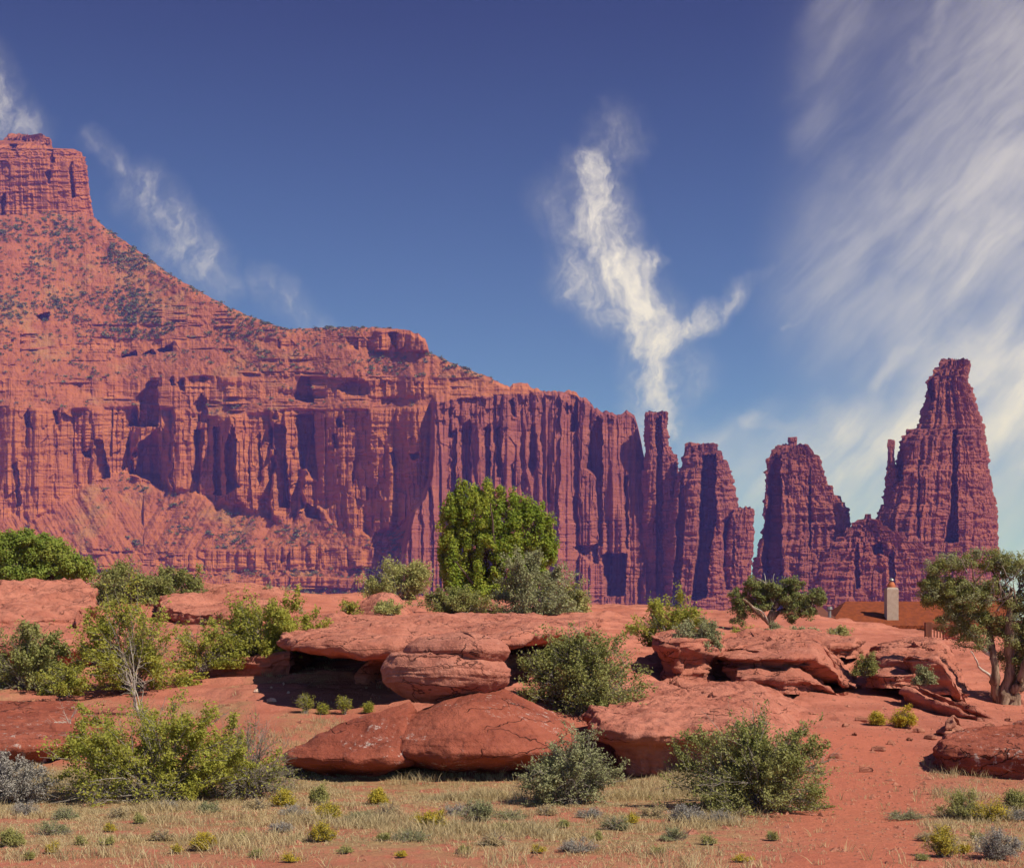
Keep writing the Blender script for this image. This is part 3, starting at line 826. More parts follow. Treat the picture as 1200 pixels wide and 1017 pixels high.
build_scrub()

# ------------------------------------------------------------------ rocks and ledges near by
def smooth_loop(pts, n):
    p = np.array(pts, float)
    d = np.r_[0, np.cumsum(np.linalg.norm(np.diff(np.vstack([p, p[:1]]), axis=0), axis=1))]
    u = np.linspace(0, d[-1], n, endpoint=False)
    q = np.stack([np.interp(u, d, np.r_[p[:, k], p[0, k]]) for k in (0, 1)], -1)
    w = max(2, int(n * .018))
    ker = np.exp(-.5 * (np.arange(-3 * w, 3 * w + 1) / w) ** 2); ker /= ker.sum()
    return sum(ker[i] * np.roll(q, i - 3 * w, axis=0) for i in range(len(ker)))


def grid_normals(V):
    du = np.roll(V, -1, 1) - np.roll(V, 1, 1)
    dv = np.gradient(V, axis=0)
    n = np.cross(du, dv)
    return n / (np.linalg.norm(n, axis=-1, keepdims=True) + 1e-9)


def rock(name, plan, z0, top, mat, prof, dome=.1, centre=None, rough=.06, beds=.03, bedf=6.0, seed=1, dens=1.0, label=None, cat='rock ledge', group=None, parent=None, power=1.6, jag=.0, uneven=False, flake=.12, chip=None, hump=None):
    """a rock with its own outline on the ground (pixels across, depth), side profile (with undercuts) and domed top"""
    hump = (.28 if uneven else .0) if hump is None else hump
    chip = (.055 if uneven else .012) if chip is None else chip
    pl = [((a - 600) / FPX * y, y) for a, y in plan]
    a = np.array(pl); per = np.linalg.norm(np.diff(np.vstack([a, a[:1]]), axis=0), axis=1).sum()
    ymin = a[:, 1].min(); pix = ymin / FPX * 1.3 / dens
    n = int(np.clip(per / pix * .55, 120, 760))
    p = smooth_loop(pl, n)
    ar = np.sum(p[:, 0] * np.roll(p[:, 1], -1) - np.roll(p[:, 0], -1) * p[:, 1])
    if ar < 0: p = p[::-1]
    t = np.roll(p, -1, 0) - np.roll(p, 1, 0); t /= np.linalg.norm(t, axis=1, keepdims=True)
    nr = np.stack([t[:, 1], -t[:, 0]], -1)
    if jag: p = p + nr * (jag * fbm(p[:, 0] * 1.4, p[:, 1] * 1.4, 0, 4, seed + 40))[:, None]
    top0 = top if callable(top) else (lambda x, y: np.full(np.shape(x), float(top)))
    topf = lambda x, y: top0(x, y) + hump * fbm(x * .55 + seed * 3.3, y * .38, 0, 3, seed + 61)
    c = p.mean(0) if centre is None else np.array([(centre[0] - 600) / FPX * centre[1], centre[1]])
    pr = np.array(prof, float)
    h = float(np.mean(topf(p[:, 0], p[:, 1]))) - z0
    m = int(np.clip(h / pix * .9, 24, 150))
    tt = np.linspace(0, 1, m)
    off = np.interp(tt, pr[:, 0], pr[:, 1])
    k = max(1, m // 22); ker = np.ones(2 * k + 1) / (2 * k + 1)
    off = np.convolve(np.pad(off, k, 'edge'), ker, 'valid')
    wob = np.clip(.62 + 1.25 * fbm(p[:, 0] * .7, p[:, 1] * .7, 0, 3, seed + 2), .08, 1.25) if uneven else 1 + .3 * fbm(p[:, 0] * .8, p[:, 1] * .8, 0, 3, seed + 2)
    P = p[None] + nr[None] * (np.minimum(off, 0)[:, None] * wob[None] + np.maximum(off, 0)[:, None])[..., None]
    rim = topf(P[-1, :, 0], P[-1, :, 1])
    z = z0 + tt[:, None] * (rim - z0)[None]
    rows = [np.concatenate([P, z[..., None]], -1)]
    depth = np.linalg.norm(P[-1] - c, axis=1).max()
    mt = int(np.clip(depth / pix * .5, 30, 150))
    kk = np.linspace(0, 1, mt + 1)[1:] ** 1.0
    q = P[-1][None] * (1 - kk)[:, None, None] + c * kk[:, None, None]
    zt = topf(q[..., 0], q[..., 1]) + dome * (1 - (1 - kk) ** power)[:, None]
    rows.append(np.concatenate([q, zt[..., None]], -1))
    V = np.concatenate(rows, 0)
    N = grid_normals(V)
    N[-3:] = (0, 0, 1)
    x, y, zz = V[..., 0], V[..., 1], V[..., 2]
    d = rough * 1.8 * fbm(x * 1.1, y * 1.1, zz * 1.6, 3, seed) + rough * 1.1 * fbm(x * 4, y * 4, zz * 6, 4, seed + 4)
    zb = zz + .12 * fbm(x * .7, y * .7, 0, 3, seed + 9)
    b = fbm(x * .35, y * .35, zb * bedf, 4, seed + 6); b = np.sign(b) * np.abs(b) ** .6
    steep = 1 - np.abs(N[..., 2])
    d = d + beds * b * (.25 + .75 * steep) + chip * steep * blocks(x + .6 * y, zb, .42, .16, seed + 50) + .6 * chip * steep * blocks(x + .6 * y, zb, .16, .07, seed + 54)
    w = np.ones(len(V)); w[-6:] = np.linspace(1, 0, 6)
    V = V + N * (d * w[:, None])[..., None]
    cr = fbm(V[..., 0] * 2.2, V[..., 1] * 2.2, 0, 3, seed + 20, ridged=True)
    V[m:, :, 2] += flake * flakes(V[m:, :, 0], V[m:, :, 1], .55, seed) * w[m:, None]
    V[:m] += N[:m] * (flake * .5 * flakes(V[:m, :, 0] * 1.2 + V[:m, :, 1], V[:m, :, 2] * 3, .8, seed) * np.ones((m, 1)))[..., None]
    if rough > .03: V[m:, :, 2] -= .05 * sstep(cr[m:], .82, .98) * w[m:, None]
    o = mk(name, V, grid_faces(len(V), n, True), mat, parent, smooth=True)
    if label: tag(o, label, cat, group)
    return o


def slope(z, y0, k, kx=0.0, x0=0.0):
    return lambda x, y: z + k * (y - y0) + kx * (x - x0)


def dive(f, a, b):
    """a top that sinks below the ground between two directions, so the rock runs out into the slope"""
    def h(x, y):
        px = 600 + FPX * x / y; w = sstep(px, a, b)
        return f(x, y) * (1 - w) + (ground_z(x, y) - .12) * w
    return h


UNDER = [(0, -.2), (.3, -.34), (.55, -.32), (.72, -.1), (.85, 0), (1, -.1)]
CAVE = [(0, -3.1), (.6, -2.9), (.74, -2.2), (.81, -.9), (.86, -.14), (.92, 0), (1, -.12)]
ROUND = [(0, -.5), (.2, -.28), (.42, -.02), (.6, .02), (.8, -.06), (1, -.22)]
BELLY = [(0, -.95), (.3, -.85), (.5, -.4), (.66, -.06), (.8, 0), (1, -.16)]


def build_rocks():
    rock('boulder', [(440, 20.9), (470, 20.25), (530, 20.0), (590, 20.05), (645, 20.5), (680, 21.4), (690, 22.8), (640, 24.0), (600, 24.0), (540, 23.2), (480, 22.8), (445, 22.0)], -.12, .62, M_BOULDER, BELLY,
         dome=.80, flake=.06, centre=(565, 22.0), rough=.05, beds=.03, seed=3, dens=1.2, power=1.35, label='broad dark red boulder that carries the flat pink caprock', cat='boulder')
    rock('boulder', [(328, 20.7), (350, 20.2), (400, 20.05), (450, 20.1), (478, 20.2), (492, 20.7), (512, 21.5), (505, 22.0), (470, 22.1), (420, 21.8), (360, 21.3)], -.12, .50, M_BOULDER, BELLY,
         dome=.66, flake=.05, centre=(482, 21.5), rough=.05, beds=.03, seed=5, dens=1.2, power=1.25, label='long low dark red boulder left of the diagonal crack', cat='boulder')
    t = empty('caprock', ((523 - 600) / FPX * 22.3, 22.3, 1.3), 'flat two-layered pink caprock balanced on the broad red boulder', 'caprock')
    inv = t.matrix_basis.inverted()
    a = rock('lower_layer', [(444, 22.3), (452, 21.75), (480, 21.4), (520, 21.25), (560, 21.3), (590, 21.6), (602, 22.2), (590, 22.9), (540, 23.3), (480, 23.1), (450, 22.8)], 1.12, 1.86, M_CAP,
             [(0, -.5), (.2, -.26), (.4, -.06), (.6, 0), (.8, -.04), (1, -.18)], dome=.05, rough=.035, beds=.035, bedf=9, flake=.05, seed=8, dens=1.3)
    b = rock('upper_layer', [(472, 22.5), (480, 22.0), (520, 21.5), (560, 21.35), (590, 21.65), (600, 22.2), (588, 22.9), (540, 23.2), (490, 23.0)], 1.74, 2.12, M_CAP,
             [(0, -.12), (.25, -.05), (.5, 0), (.75, -.05), (1, -.22)], dome=.13, rough=.03, beds=.02, bedf=8, flake=.04, seed=9, dens=1.3, power=2)
    for o in (a, b): o.parent = t; o.matrix_parent_inverse = inv
    rock('rock_ledge', [(334, 26.0), (346, 24.7), (380, 24.2), (430, 24.0), (470, 24.3), (520, 24.9), (570, 25.2), (620, 25.8), (648, 27.0), (690, 31), (705, 38), (600, 43), (450, 44), (360, 40), (322, 31)], .75, slope(2.12, 24.3, .060), M_SLICK, CAVE, hump=.22, chip=.04,
         dome=.12, rough=.07, beds=.045, seed=12, label='long slickrock shelf overhanging the dark cave behind the caprock', jag=.22)
    rock('rock_ledge', [(-90, 33.5), (-20, 33), (30, 33), (70, 33.6), (100, 34.8), (114, 37), (100, 43), (0, 46), (-100, 45)], 1.2, slope(2.85, 33, .135), M_SLICK, [(0, -1.3), (.5, -1.2), (.66, -.6), (.76, -.06), (.86, 0), (1, -.1)], uneven=True, dome=.15, rough=.09, beds=.05, seed=15, jag=.3,
         label='high sloping slickrock slab below the bright green tree at the left edge')
    rock('rock_ledge', [(-90, 30.3), (-20, 30), (40, 30), (85, 30.4), (112, 31.2), (150, 33.5), (140, 36), (40, 37), (-90, 37)], 1.1, slope(2.22, 30, .09), M_SLICK, [(0, -.5), (.3, -.85), (.55, -.75), (.72, -.2), (.85, 0), (1, -.1)], uneven=True, dome=.08, rough=.08, beds=.06, seed=17, jag=.3,
         label='dark undercut ledge stepping out beneath the high left slab')
    rock('boulder', [(76, 32.6), (88, 32.2), (102, 32.4), (108, 33), (100, 33.6), (82, 33.5)], 2.0, 2.75, M_SLICK, ROUND, dome=.2, rough=.05, seed=18, label='small round boulder wedged under the lip of the high left slab', cat='boulder')
    rock('rock_ledge', [(183, 40.5), (230, 38.5), (290, 37.6), (337, 38.6), (350, 43), (330, 48), (250, 51), (185, 48)], 1.9, slope(3.05, 38, .12), M_SLICK, UNDER, uneven=True, dome=.2, rough=.07, beds=.05, seed=19, jag=.3,
         label='pink slickrock hump behind the yellow-green bushes at the left')
    rock('rock_ledge', [(240, 30), (270, 29.4), (305, 29), (345, 28.6), (362, 30), (330, 33), (255, 33.5)], .95, slope(1.88, 29, .05), M_SLICK, UNDER, uneven=True, dome=.1, rough=.06, beds=.09, bedf=7, seed=21, jag=.2,
         label='thin-bedded ledge under the leafy bush left of the cave')
    rock('rock_mound', [(-90, 20.9), (-30, 20.6), (20, 20.55), (60, 20.8), (92, 21.6), (125, 23.2), (100, 27), (-90, 27)], -.12, slope(.58, 20.7, .07), M_BOULDER, UNDER, dome=.1, rough=.05, beds=.03, seed=23, jag=.15,
         label='low red rock mound with a dark foot at the left edge', cat='rock mound')
    rock('rock_ledge', [(682, 21.9), (698, 20.9), (735, 20.35), (800, 20.3), (870, 20.7), (930, 21.4), (985, 22.8), (1005, 26), (930, 30), (800, 31), (722, 27.6), (694, 24)], -.12, dive(slope(.78, 20.3, .062), 860, 960), M_SLICK,
         [(0, -.62), (.3, -.48), (.6, -.36), (.78, -.06), (.9, 0), (1, -.12)], dome=.04, rough=.08, beds=.05, seed=26, jag=.25, label='long sloping red shelf whose dark face shows between the two front bushes')
    rock('rock_ledge', [(764, 31.2), (785, 30.4), (825, 30.6), (852, 32.5), (838, 37), (785, 36.5)], 1.15, slope(2.22, 30.5, .05), M_SLICK, UNDER, uneven=True, dome=.05, rough=.08, beds=.09, seed=28, jag=.2,
         label='blocky dark-ended ledge just right of the big green bush')
    rock('rock_ledge', [(812, 32.8), (845, 31.4), (895, 30.6), (945, 30.6), (985, 31.2), (1006, 33), (1012, 38), (950, 45), (860, 45), (810, 40)], 1.35, dive(slope(1.80, 31, .065), 950, 1008), M_SLICK,
         [(0, -.9), (.4, -.8), (.62, -.35), (.8, -.03), (.9, 0), (1, -.1)], uneven=True, dome=.1, rough=.06, beds=.05, seed=30, jag=.35, label='wide overhanging slab with a dark wedge of shade, middle of the right slope')
    rock('rock_slab', [(855, 30.0), (915, 29.4), (975, 29.9), (1000, 31.5), (980, 34), (880, 34)], 1.1, dive(slope(1.42, 30, .05), 930, 990), M_SLICK, UNDER, uneven=True, dome=.05, rough=.05, beds=.06, bedf=12, seed=32, jag=.35,
         label='thin slab lying below the wide overhanging slab', cat='rock slab')
    rock('rock_slab', [(915, 36.5), (945, 35.2), (975, 34.8), (1008, 36), (1014, 39.5), (960, 42)], 1.9, slope(2.26, 35.5, .06), M_SLICK, UNDER, uneven=True, dome=.05, rough=.05, beds=.06, bedf=12, seed=33, jag=.3,
         label='thin upper slab on top of the wide overhanging slab', cat='rock slab')
    rock('rock_ledge', [(1028, 34), (1050, 32.3), (1090, 31.4), (1130, 31.6), (1142, 35), (1090, 42), (1025, 40)], 1.05, dive(slope(1.80, 32, .07), 1095, 1140), M_SLICK,
         [(0, -.5), (.4, -.6), (.62, -.3), (.8, -.03), (.9, 0), (1, -.1)], uneven=True, dome=.1, rough=.07, beds=.07, seed=35, jag=.35, label='broken overhanging ledge left of the big juniper trunk')
    rock('rock_slab', [(832, 31.6), (878, 30.2), (930, 30.0), (958, 30.8), (932, 33.5), (850, 34.2)], 1.66, slope(1.86, 30.2, .05), M_SLICK, UNDER, uneven=True, hump=.08, dome=.05, rough=.05, beds=.06, bedf=10, seed=83, jag=.35,
         label='thin overhanging lip along the front edge of the wide overhanging slab', cat='rock slab')
    rock('rock_slab', [(996, 33.2), (1028, 31.4), (1064, 31.2), (1074, 33), (1040, 36)], 1.2, slope(1.52, 31.3, .05), M_SLICK, UNDER, uneven=True, hump=.08, dome=.05, rough=.05, beds=.08, bedf=10, seed=85, jag=.3,
         label='small bedded slab tucked below the left end of the broken ledge', cat='rock slab')
    for k, (dz, dy, lab) in enumerate(((0, 0, 'upper of two slanting bedded slabs running down to the juniper trunk'), (-.22, -1.1, 'lower of two slanting bedded slabs running down to the juniper trunk'))):
        rock('rock_slab', [(1052, 31.6 + dy), (1100, 30.2 + dy), (1150, 29.2 + dy), (1188, 28.9 + dy), (1196, 30.4 + dy), (1140, 32 + dy), (1070, 33 + dy)], .2 + dz, slope(1.36 + dz, 31, .03, -.50, 8.6), M_SLICK,
             [(0, -.3), (.5, -.25), (.8, -.12), (.92, 0), (1, -.05)], dome=.03, rough=.05, beds=.08, bedf=14, seed=37 + k, jag=.2, label=lab, cat='rock slab')
    rock('rock_bank', [(1096, 20.3), (1108, 19.6), (1150, 19.2), (1220, 19), (1330, 19), (1340, 25), (1200, 25), (1112, 23)], -.12, slope(.56, 19.3, .03), M_BOULDER,
         [(0, -.1), (.3, -.1), (.6, -.03), (.85, 0), (1, -.1)], dome=.05, rough=.05, beds=.05, seed=41, jag=.15, label='low red rock bank at the right edge beside the dirt path', cat='rock bank')
    rock('boulder', [(1098, 25.2), (1106, 24.6), (1122, 24.6), (1134, 25.0), (1130, 25.6), (1108, 25.7)], .3, .68, M_STONE, ROUND, dome=.1, rough=.05, seed=43, label='single angular rock with a shaded left side on the bare right slope', cat='boulder')
    rock('boulder', [(412, 46.5), (440, 45), (475, 45.2), (490, 47), (470, 49.5), (425, 49)], 2.9, 3.55, M_SLICK, ROUND, dome=.6, rough=.06, seed=45, power=2, label='smooth pink rock dome on the shelf left of the cottonwood', cat='boulder')
    rock('rock_slab', [(553, 37.4), (560, 37.1), (569, 37.3), (566, 37.8), (556, 37.8)], 2.86, 3.0, M_PALE, UNDER[:1] + [(.5, 0), (1, -.03)], dome=.03, rough=.012, beds=.01, flake=0, seed=46, label='small pale flat stone lying on the long shelf', cat='stone')
    g = np.random.default_rng(12)
    lab = 'small loose red stone lying on the bare right slope'
    spots = [(990, 852), (1010, 845), (1042, 872), (1066, 868), (1075, 858), (1148, 845), (1160, 852), (1172, 868), (1090, 866), (1135, 838), (968, 872), (1015, 905), (980, 888), (1055, 895), (1120, 870), (1185, 852), (1030, 880), (1002, 862), (1182, 845), (945, 862)]
    spots += [(318, 806), (333, 803), (338, 812), (318, 822), (300, 812)]
    for i, (px, py) in enumerate(spots):
        for Y in np.arange(17, 34, .05):  # where the line of sight meets the ground
            x = (px - 600) / FPX * Y
            if CAMZ + (HZ - py) / FPX * Y <= ground_z(x, Y): break
        q = g.uniform(.035, .11) * (1 if i < 20 else .6); z = float(ground_z(x, Y))
        ang = np.sort(g.uniform(0, 6.28, 7))
        pl = [(600 + FPX * (x + q * 1.4 * math.cos(t)) / (Y + q * math.sin(t)), Y + q * math.sin(t)) for t in ang]
        rock('stone', pl, z - .03, z + q * .7, M_STONE if i < 20 else M_PALE, [(0, -.02), (.5, 0), (1, -.02)], dome=.02, rough=.015, beds=0, flake=0, seed=60 + i, dens=.6, label=lab if i < 20 else 'small pale stone on the dirt slope in front of the cave', cat='stone', group='loose stones on the bare slope' if i < 20 else 'pale stones before the cave')


build_rocks()


def build_gravel():
    g = np.random.default_rng(3)
    n = 13000
    Y = g.uniform(12, 36, n) ; px = g.uniform(-60, 1260, n)
    keep = (px > 900 + 120 * g.normal(size=n)) | (g.random(n) < .25)
    Y, px = Y[keep], px[keep]; n = len(Y)
    x = (px - 600) / FPX * Y; z = ground_z(x, Y)
    s = g.uniform(.008, .034, n) * np.where(g.random(n) < .06, 2.2, 1)
    base = np.array([(1, 0, 0), (0, 1, 0), (-1, 0, 0), (0, -1, 0), (0, 0, 1), (0, 0, -1)], float)
    V = base[None] * s[:, None, None] * g.uniform(.55, 1.3, (n, 6, 1)) * np.array([1.2, 1.0, .6])
    a = g.uniform(0, 6.28, n); c, si = np.cos(a)[:, None], np.sin(a)[:, None]
    V = np.stack([V[..., 0] * c - V[..., 1] * si, V[..., 0] * si + V[..., 1] * c, V[..., 2]], -1) + np.stack([x, Y, z], -1)[:, None]
    f = np.array([(0, 1, 4), (1, 2, 4), (2, 3, 4), (3, 0, 4), (1, 0, 5), (2, 1, 5), (3, 2, 5), (0, 3, 5)])
    F = (f[None] + (np.arange(n) * 6)[:, None, None]).reshape(-1, 3)
    tag(mk('gravel', V.reshape(-1, 3), F, M_STONE, smooth=False), kind='stuff')


build_gravel()

# ------------------------------------------------------------------ plants
def hit(px, py, y0=9, y1=70):
    """where that line of sight first meets the ground"""
    Y = np.arange(y0, y1, .04); x = (px - 600) / FPX * Y
    below = CAMZ + (HZ - py) / FPX * Y <= ground_z(x, Y)
    k = int(np.argmax(below)) if below.any() else len(Y) - 1
    return float(x[k]), float(Y[k])


def shrub(label, cx, top, bottom, wpx, Y, leaf, twig=B_GREY, nl=7000, ls=.02, ns=60, seed=1, bare=.25, up=0.0, rad=.006, z=None, name='shrub', cat='shrub', group=None, aspect=.55, sub=7, flat=1.0, dep=.8, clump=1.0, lean=0.0):
    """many stems from one root, twigs along them, leaves along the twigs"""
    g = np.random.default_rng(seed)
    x = (cx - 600) / FPX * Y
    zb = CAMZ + (HZ - bottom) / FPX * Y if z is None else z
    W = wpx / FPX * Y / 2; H = (bottom - top) / FPX * Y
    o = empty(name, (x, Y, zb), label, cat, group)
    # stems
    th = g.uniform(0, 2 * np.pi, ns); el = np.arcsin(np.clip(g.uniform(-.02 + up, 1, ns), 0.0, 1) ** (1 / flat))
    r = g.uniform(.6, 1.0, ns) ** .6 * (1 + .12 * g.normal(size=ns).clip(-1.2, 1.0))
    tip = np.stack([W * np.cos(el) * np.cos(th) * r + lean * W * r, W * dep * np.cos(el) * np.sin(th) * r, H * .93 * np.sin(el) * r], -1)
    root = np.stack([g.normal(size=ns) * W * .13, g.normal(size=ns) * W * .1, np.full(ns, -.03)], -1)
    mid = root * .45 + tip * .55 + np.stack([-tip[:, 0] * .12, -tip[:, 1] * .12, H * .14 * np.ones(ns)], -1) + g.normal(size=(ns, 3)) * W * .07
    K = 6; t = np.linspace(0, 1, K)[None, :, None]
    path = (1 - t) ** 2 * root[:, None] + 2 * t * (1 - t) * mid[:, None] + t ** 2 * tip[:, None]
    path = path + g.normal(size=path.shape) * W * .022 * t
    rr = rad * np.linspace(1.6, .45, K)[None] * g.uniform(.7, 1.3, (ns, 1))
    parts = [tubes(path, rr, 3)]
    # twigs
    m = ns * sub
    si = np.repeat(np.arange(ns), sub); tp = g.uniform(.3, 1.0, m)
    tt = tp[:, None]
    org = (1 - tt) ** 2 * root[si] + 2 * tt * (1 - tt) * mid[si] + tt ** 2 * tip[si]
    tan = tip[si] - mid[si]; tan /= np.linalg.norm(tan, axis=1, keepdims=True)
    d = tan + g.normal(size=(m, 3)) * .75 + np.array([0, 0, .35]); d /= np.linalg.norm(d, axis=1, keepdims=True)
    ln = H * g.uniform(.10, .26, m)
    tw = org[:, None] + d[:, None] * ln[:, None, None] * np.linspace(0, 1, 4)[None, :, None] + g.normal(size=(m, 4, 3)) * (ln * .06)[:, None, None] * np.linspace(0, 1, 4)[None, :, None]
    parts.append(tubes(tw, rad * .55 * np.linspace(1, .4, 4)[None] * np.ones((m, 1)), 3))
    V, F = join(parts)
    mk('branches', V, F, twig, o)
    nl = int(nl * 2.2); ls = ls * .94
    if nl:
        # some stems and some sides carry more leaf than others
        w = np.clip(g.normal(size=ns) * .6 * clump + .75, 0, None); w[g.random(ns) < bare] *= .08
        q = org + d * ln[:, None]
        nn = fbm(q[:, 0] / W * 1.8, q[:, 2] / W * 2.2, q[:, 1] / W * 1.8, 2, seed)
        wt = w[si] * (.25 + sstep(nn, -.25, .35)) * (.5 + tp)
        k = g.choice(m, nl, p=wt / wt.sum())
        u = g.uniform(.1, 1.08, nl)[:, None]
        pos = org[k] + d[k] * ln[k][:, None] * u + g.normal(size=(nl, 3)) * ls * 1.5
        pos[:, 2] = np.maximum(pos[:, 2], .02)
        Vl, Fl = leaves(pos, np.full(nl, ls), np.array([.25, -.25, .8]), aspect, 1.1, g)
        mk('foliage', Vl, Fl, leaf, o, smooth=False)
    return o


def plants():
    S = shrub
    S('widest front bush, yellow-green leaves over grey twigs, left of the dark boulders', 182, 804, 938, 285, 18.1, L_YELLOW, nl=18000, ls=.021, ns=120, seed=11, bare=.3, sub=9, z=0)
    S('nearly bare grey twiggy shrub between the widest front bush and the long boulder', 290, 826, 928, 125, 18.5, L_OLIVE, nl=900, ls=.016, ns=110, seed=12, sub=9, z=0, rad=.005)
    S('pale grey sage bush cut by the left edge', 5, 884, 945, 110, 17.6, L_SAGE, B_GREY, nl=9000, ls=.016, ns=120, seed=13, bare=.05, z=0, sub=8, rad=.005)
    S('straggly olive shrub at the left edge below the dark ledge', 30, 722, 808, 120, 28.6, L_OLIVE, nl=7500, ls=.033, ns=80, seed=14, bare=.2)
    S('tall airy yellow-green bush behind the white dead sapling', 152, 686, 808, 150, 28.0, L_YELLOW, nl=7500, ls=.034, ns=90, seed=15, bare=.3, up=.1)
    S('thin yellow-green shrub between the airy bush and the cave', 235, 720, 784, 95, 29.0, L_YELLOW, nl=2600, ls=.03, ns=46, seed=16, bare=.35)
    S('leafy yellow-green bush perched on the thin-bedded ledge left of the cave', 308, 688, 772, 140, 29.8, L_YELLOW, nl=7500, ls=.034, ns=85, seed=17, bare=.25, z=1.86)
    S('feathery olive shrub on the left skyline, left half of a pair', 145, 658, 708, 105, 44, L_OLIVE, nl=7500, ls=.042, ns=90, seed=18, bare=.1)
    S('feathery olive shrub on the left skyline, right half of a pair', 210, 664, 704, 80, 45, L_OLIVE, nl=5000, ls=.042, ns=70, seed=19, bare=.1)
    S('pale yellow bush with upright shoots left of the cottonwood', 466, 648, 708, 98, 54, L_PALE, nl=6500, ls=.055, ns=70, seed=20, bare=.1, up=.25, aspect=.4)
    S('low olive brush at the foot of the cottonwood', 535, 688, 718, 115, 47, L_OLIVE, nl=6500, ls=.04, ns=80, seed=21, bare=.1)
    S('grey-green leafy shrub in front of the cottonwood', 628, 640, 726, 110, 47.5, L_GREY, nl=8500, ls=.045, ns=80, seed=22, bare=.25)
    S('smaller yellowish shrub right of the grey-green one by the cottonwood', 668, 668, 726, 62, 48.5, L_PALE, nl=3500, ls=.042, ns=50, seed=23, bare=.2)
    S('big dense green bush right of the caprock', 686, 722, 842, 172, 25.2, L_OLIVE, nl=17000, ls=.028, ns=140, seed=24, bare=.12, sub=9, z=.72)
    S('rounded front bush in front of the crack, right of the dark boulders', 668, 858, 944, 122, 17.4, L_GREY, nl=8500, ls=.017, ns=110, seed=25, bare=.15, sub=8, z=0, clump=.8)
    S('large dense grey-green bush at the front of the sloping shelf', 882, 826, 952, 196, 16.6, L_OLIVE, nl=17000, ls=.0185, ns=170, seed=26, bare=.15, sub=9, z=0)
    S('upright yellow-green bush on the shelf behind the big green bush', 782, 692, 762, 98, 36, L_YELLOW, nl=6000, ls=.036, ns=70, seed=27, bare=.2, up=.15)
    S('small grey-olive shrub on the blocky ledge', 815, 734, 776, 66, 31.5, L_GREY, nl=4200, ls=.026, ns=60, seed=28, bare=.2, z=2.0)
    S('little yellow-green shrub behind the blocky ledge', 866, 733, 756, 56, 42, L_YELLOW, nl=2200, ls=.035, ns=36, seed=29, bare=.2)
    S('dark twiggy shrub at the foot of the twisted juniper', 907, 726, 750, 34, 42, L_GREY, B_DARK, nl=900, ls=.03, ns=50, seed=30)
    S('low grey-green shrub right of the twisted juniper', 938, 733, 750, 50, 43, L_GREY, nl=2800, ls=.034, ns=50, seed=31, bare=.1)
    S('tiny grey shrub on the bare hump below the house roof', 978, 736, 752, 34, 46, L_GREY, nl=1000, ls=.032, ns=30, seed=32)
    S('small green shrub in the gap between the two overhanging ledges', 1016, 766, 792, 30, 32, L_OLIVE, nl=1800, ls=.026, ns=36, seed=33, bare=.1)
    S('small grey shrub under the broken ledge', 1082, 780, 802, 30, 30.5, L_GREY, nl=1500, ls=.024, ns=36, seed=34, bare=.1)
    S('sparse dry bush beside the pale yellow bush', 410, 698, 726, 36, 44, L_YELLOW, nl=900, ls=.035, ns=24, seed=35)
    S('faint grey shrub on the skyline behind the leafy bush on the ledge', 330, 684, 724, 60, 46, L_GREY, nl=2600, ls=.04, ns=60, seed=38, bare=.2)
    S('little olive shrub on the skyline between the feathery pair and the faint grey shrub', 268, 692, 714, 44, 48, L_OLIVE, nl=2000, ls=.04, ns=40, seed=39, bare=.1)
    S('low straw-coloured shrub on the shelf before the smooth pink dome', 455, 704, 720, 42, 41, L_PALE, nl=1800, ls=.034, ns=50, seed=40, bare=.1, up=.2)
    S('pale grassy clump on the open shelf right of the twisted juniper', 985, 734, 752, 40, 45, L_PALE, nl=900, ls=.032, ns=40, seed=41, bare=.1, up=.3)
    S('straggly yellow-green shrub under the olive one at the left edge', 75, 770, 815, 60, 27, L_YELLOW, nl=2200, ls=.028, ns=50, seed=42, bare=.3)
    # a bare sapling
    S('white dead sapling standing before the airy yellow-green bush', 160, 738, 832, 60, 25.4, L_OLIVE, B_PALE, nl=0, ns=7, seed=36, up=.45, rad=.008, name='dead_sapling', cat='sapling', sub=10)
    S('bare pale twigs lying on the red mound', 82, 826, 872, 60, 22.6, L_OLIVE, B_PALE, nl=0, ns=8, seed=37, rad=.005, name='dead_sapling', cat='sapling', sub=8, z=.72)
    # tufts under the shelf
    for i, (px, tp, bt, w, lab) in enumerate([(358, 798, 822, 20, 'largest green tuft at the mouth of the cave'), (378, 812, 824, 12, 'tiny tuft beside the largest one at the cave mouth'), (404, 806, 828, 16, 'bright upright tuft in the middle of the cave mouth'), (431, 818, 830, 12, 'smallest tuft against the caprock at the cave mouth')]):
        S(lab, px, tp, bt, w, 24.5, L_YELLOW, nl=500, ls=.022, ns=40, seed=50 + i, bare=.1, up=.5, name='tuft', cat='plant', aspect=.25, z=float(ground_z((px - 600) / FPX * 24.5, 24.5)))
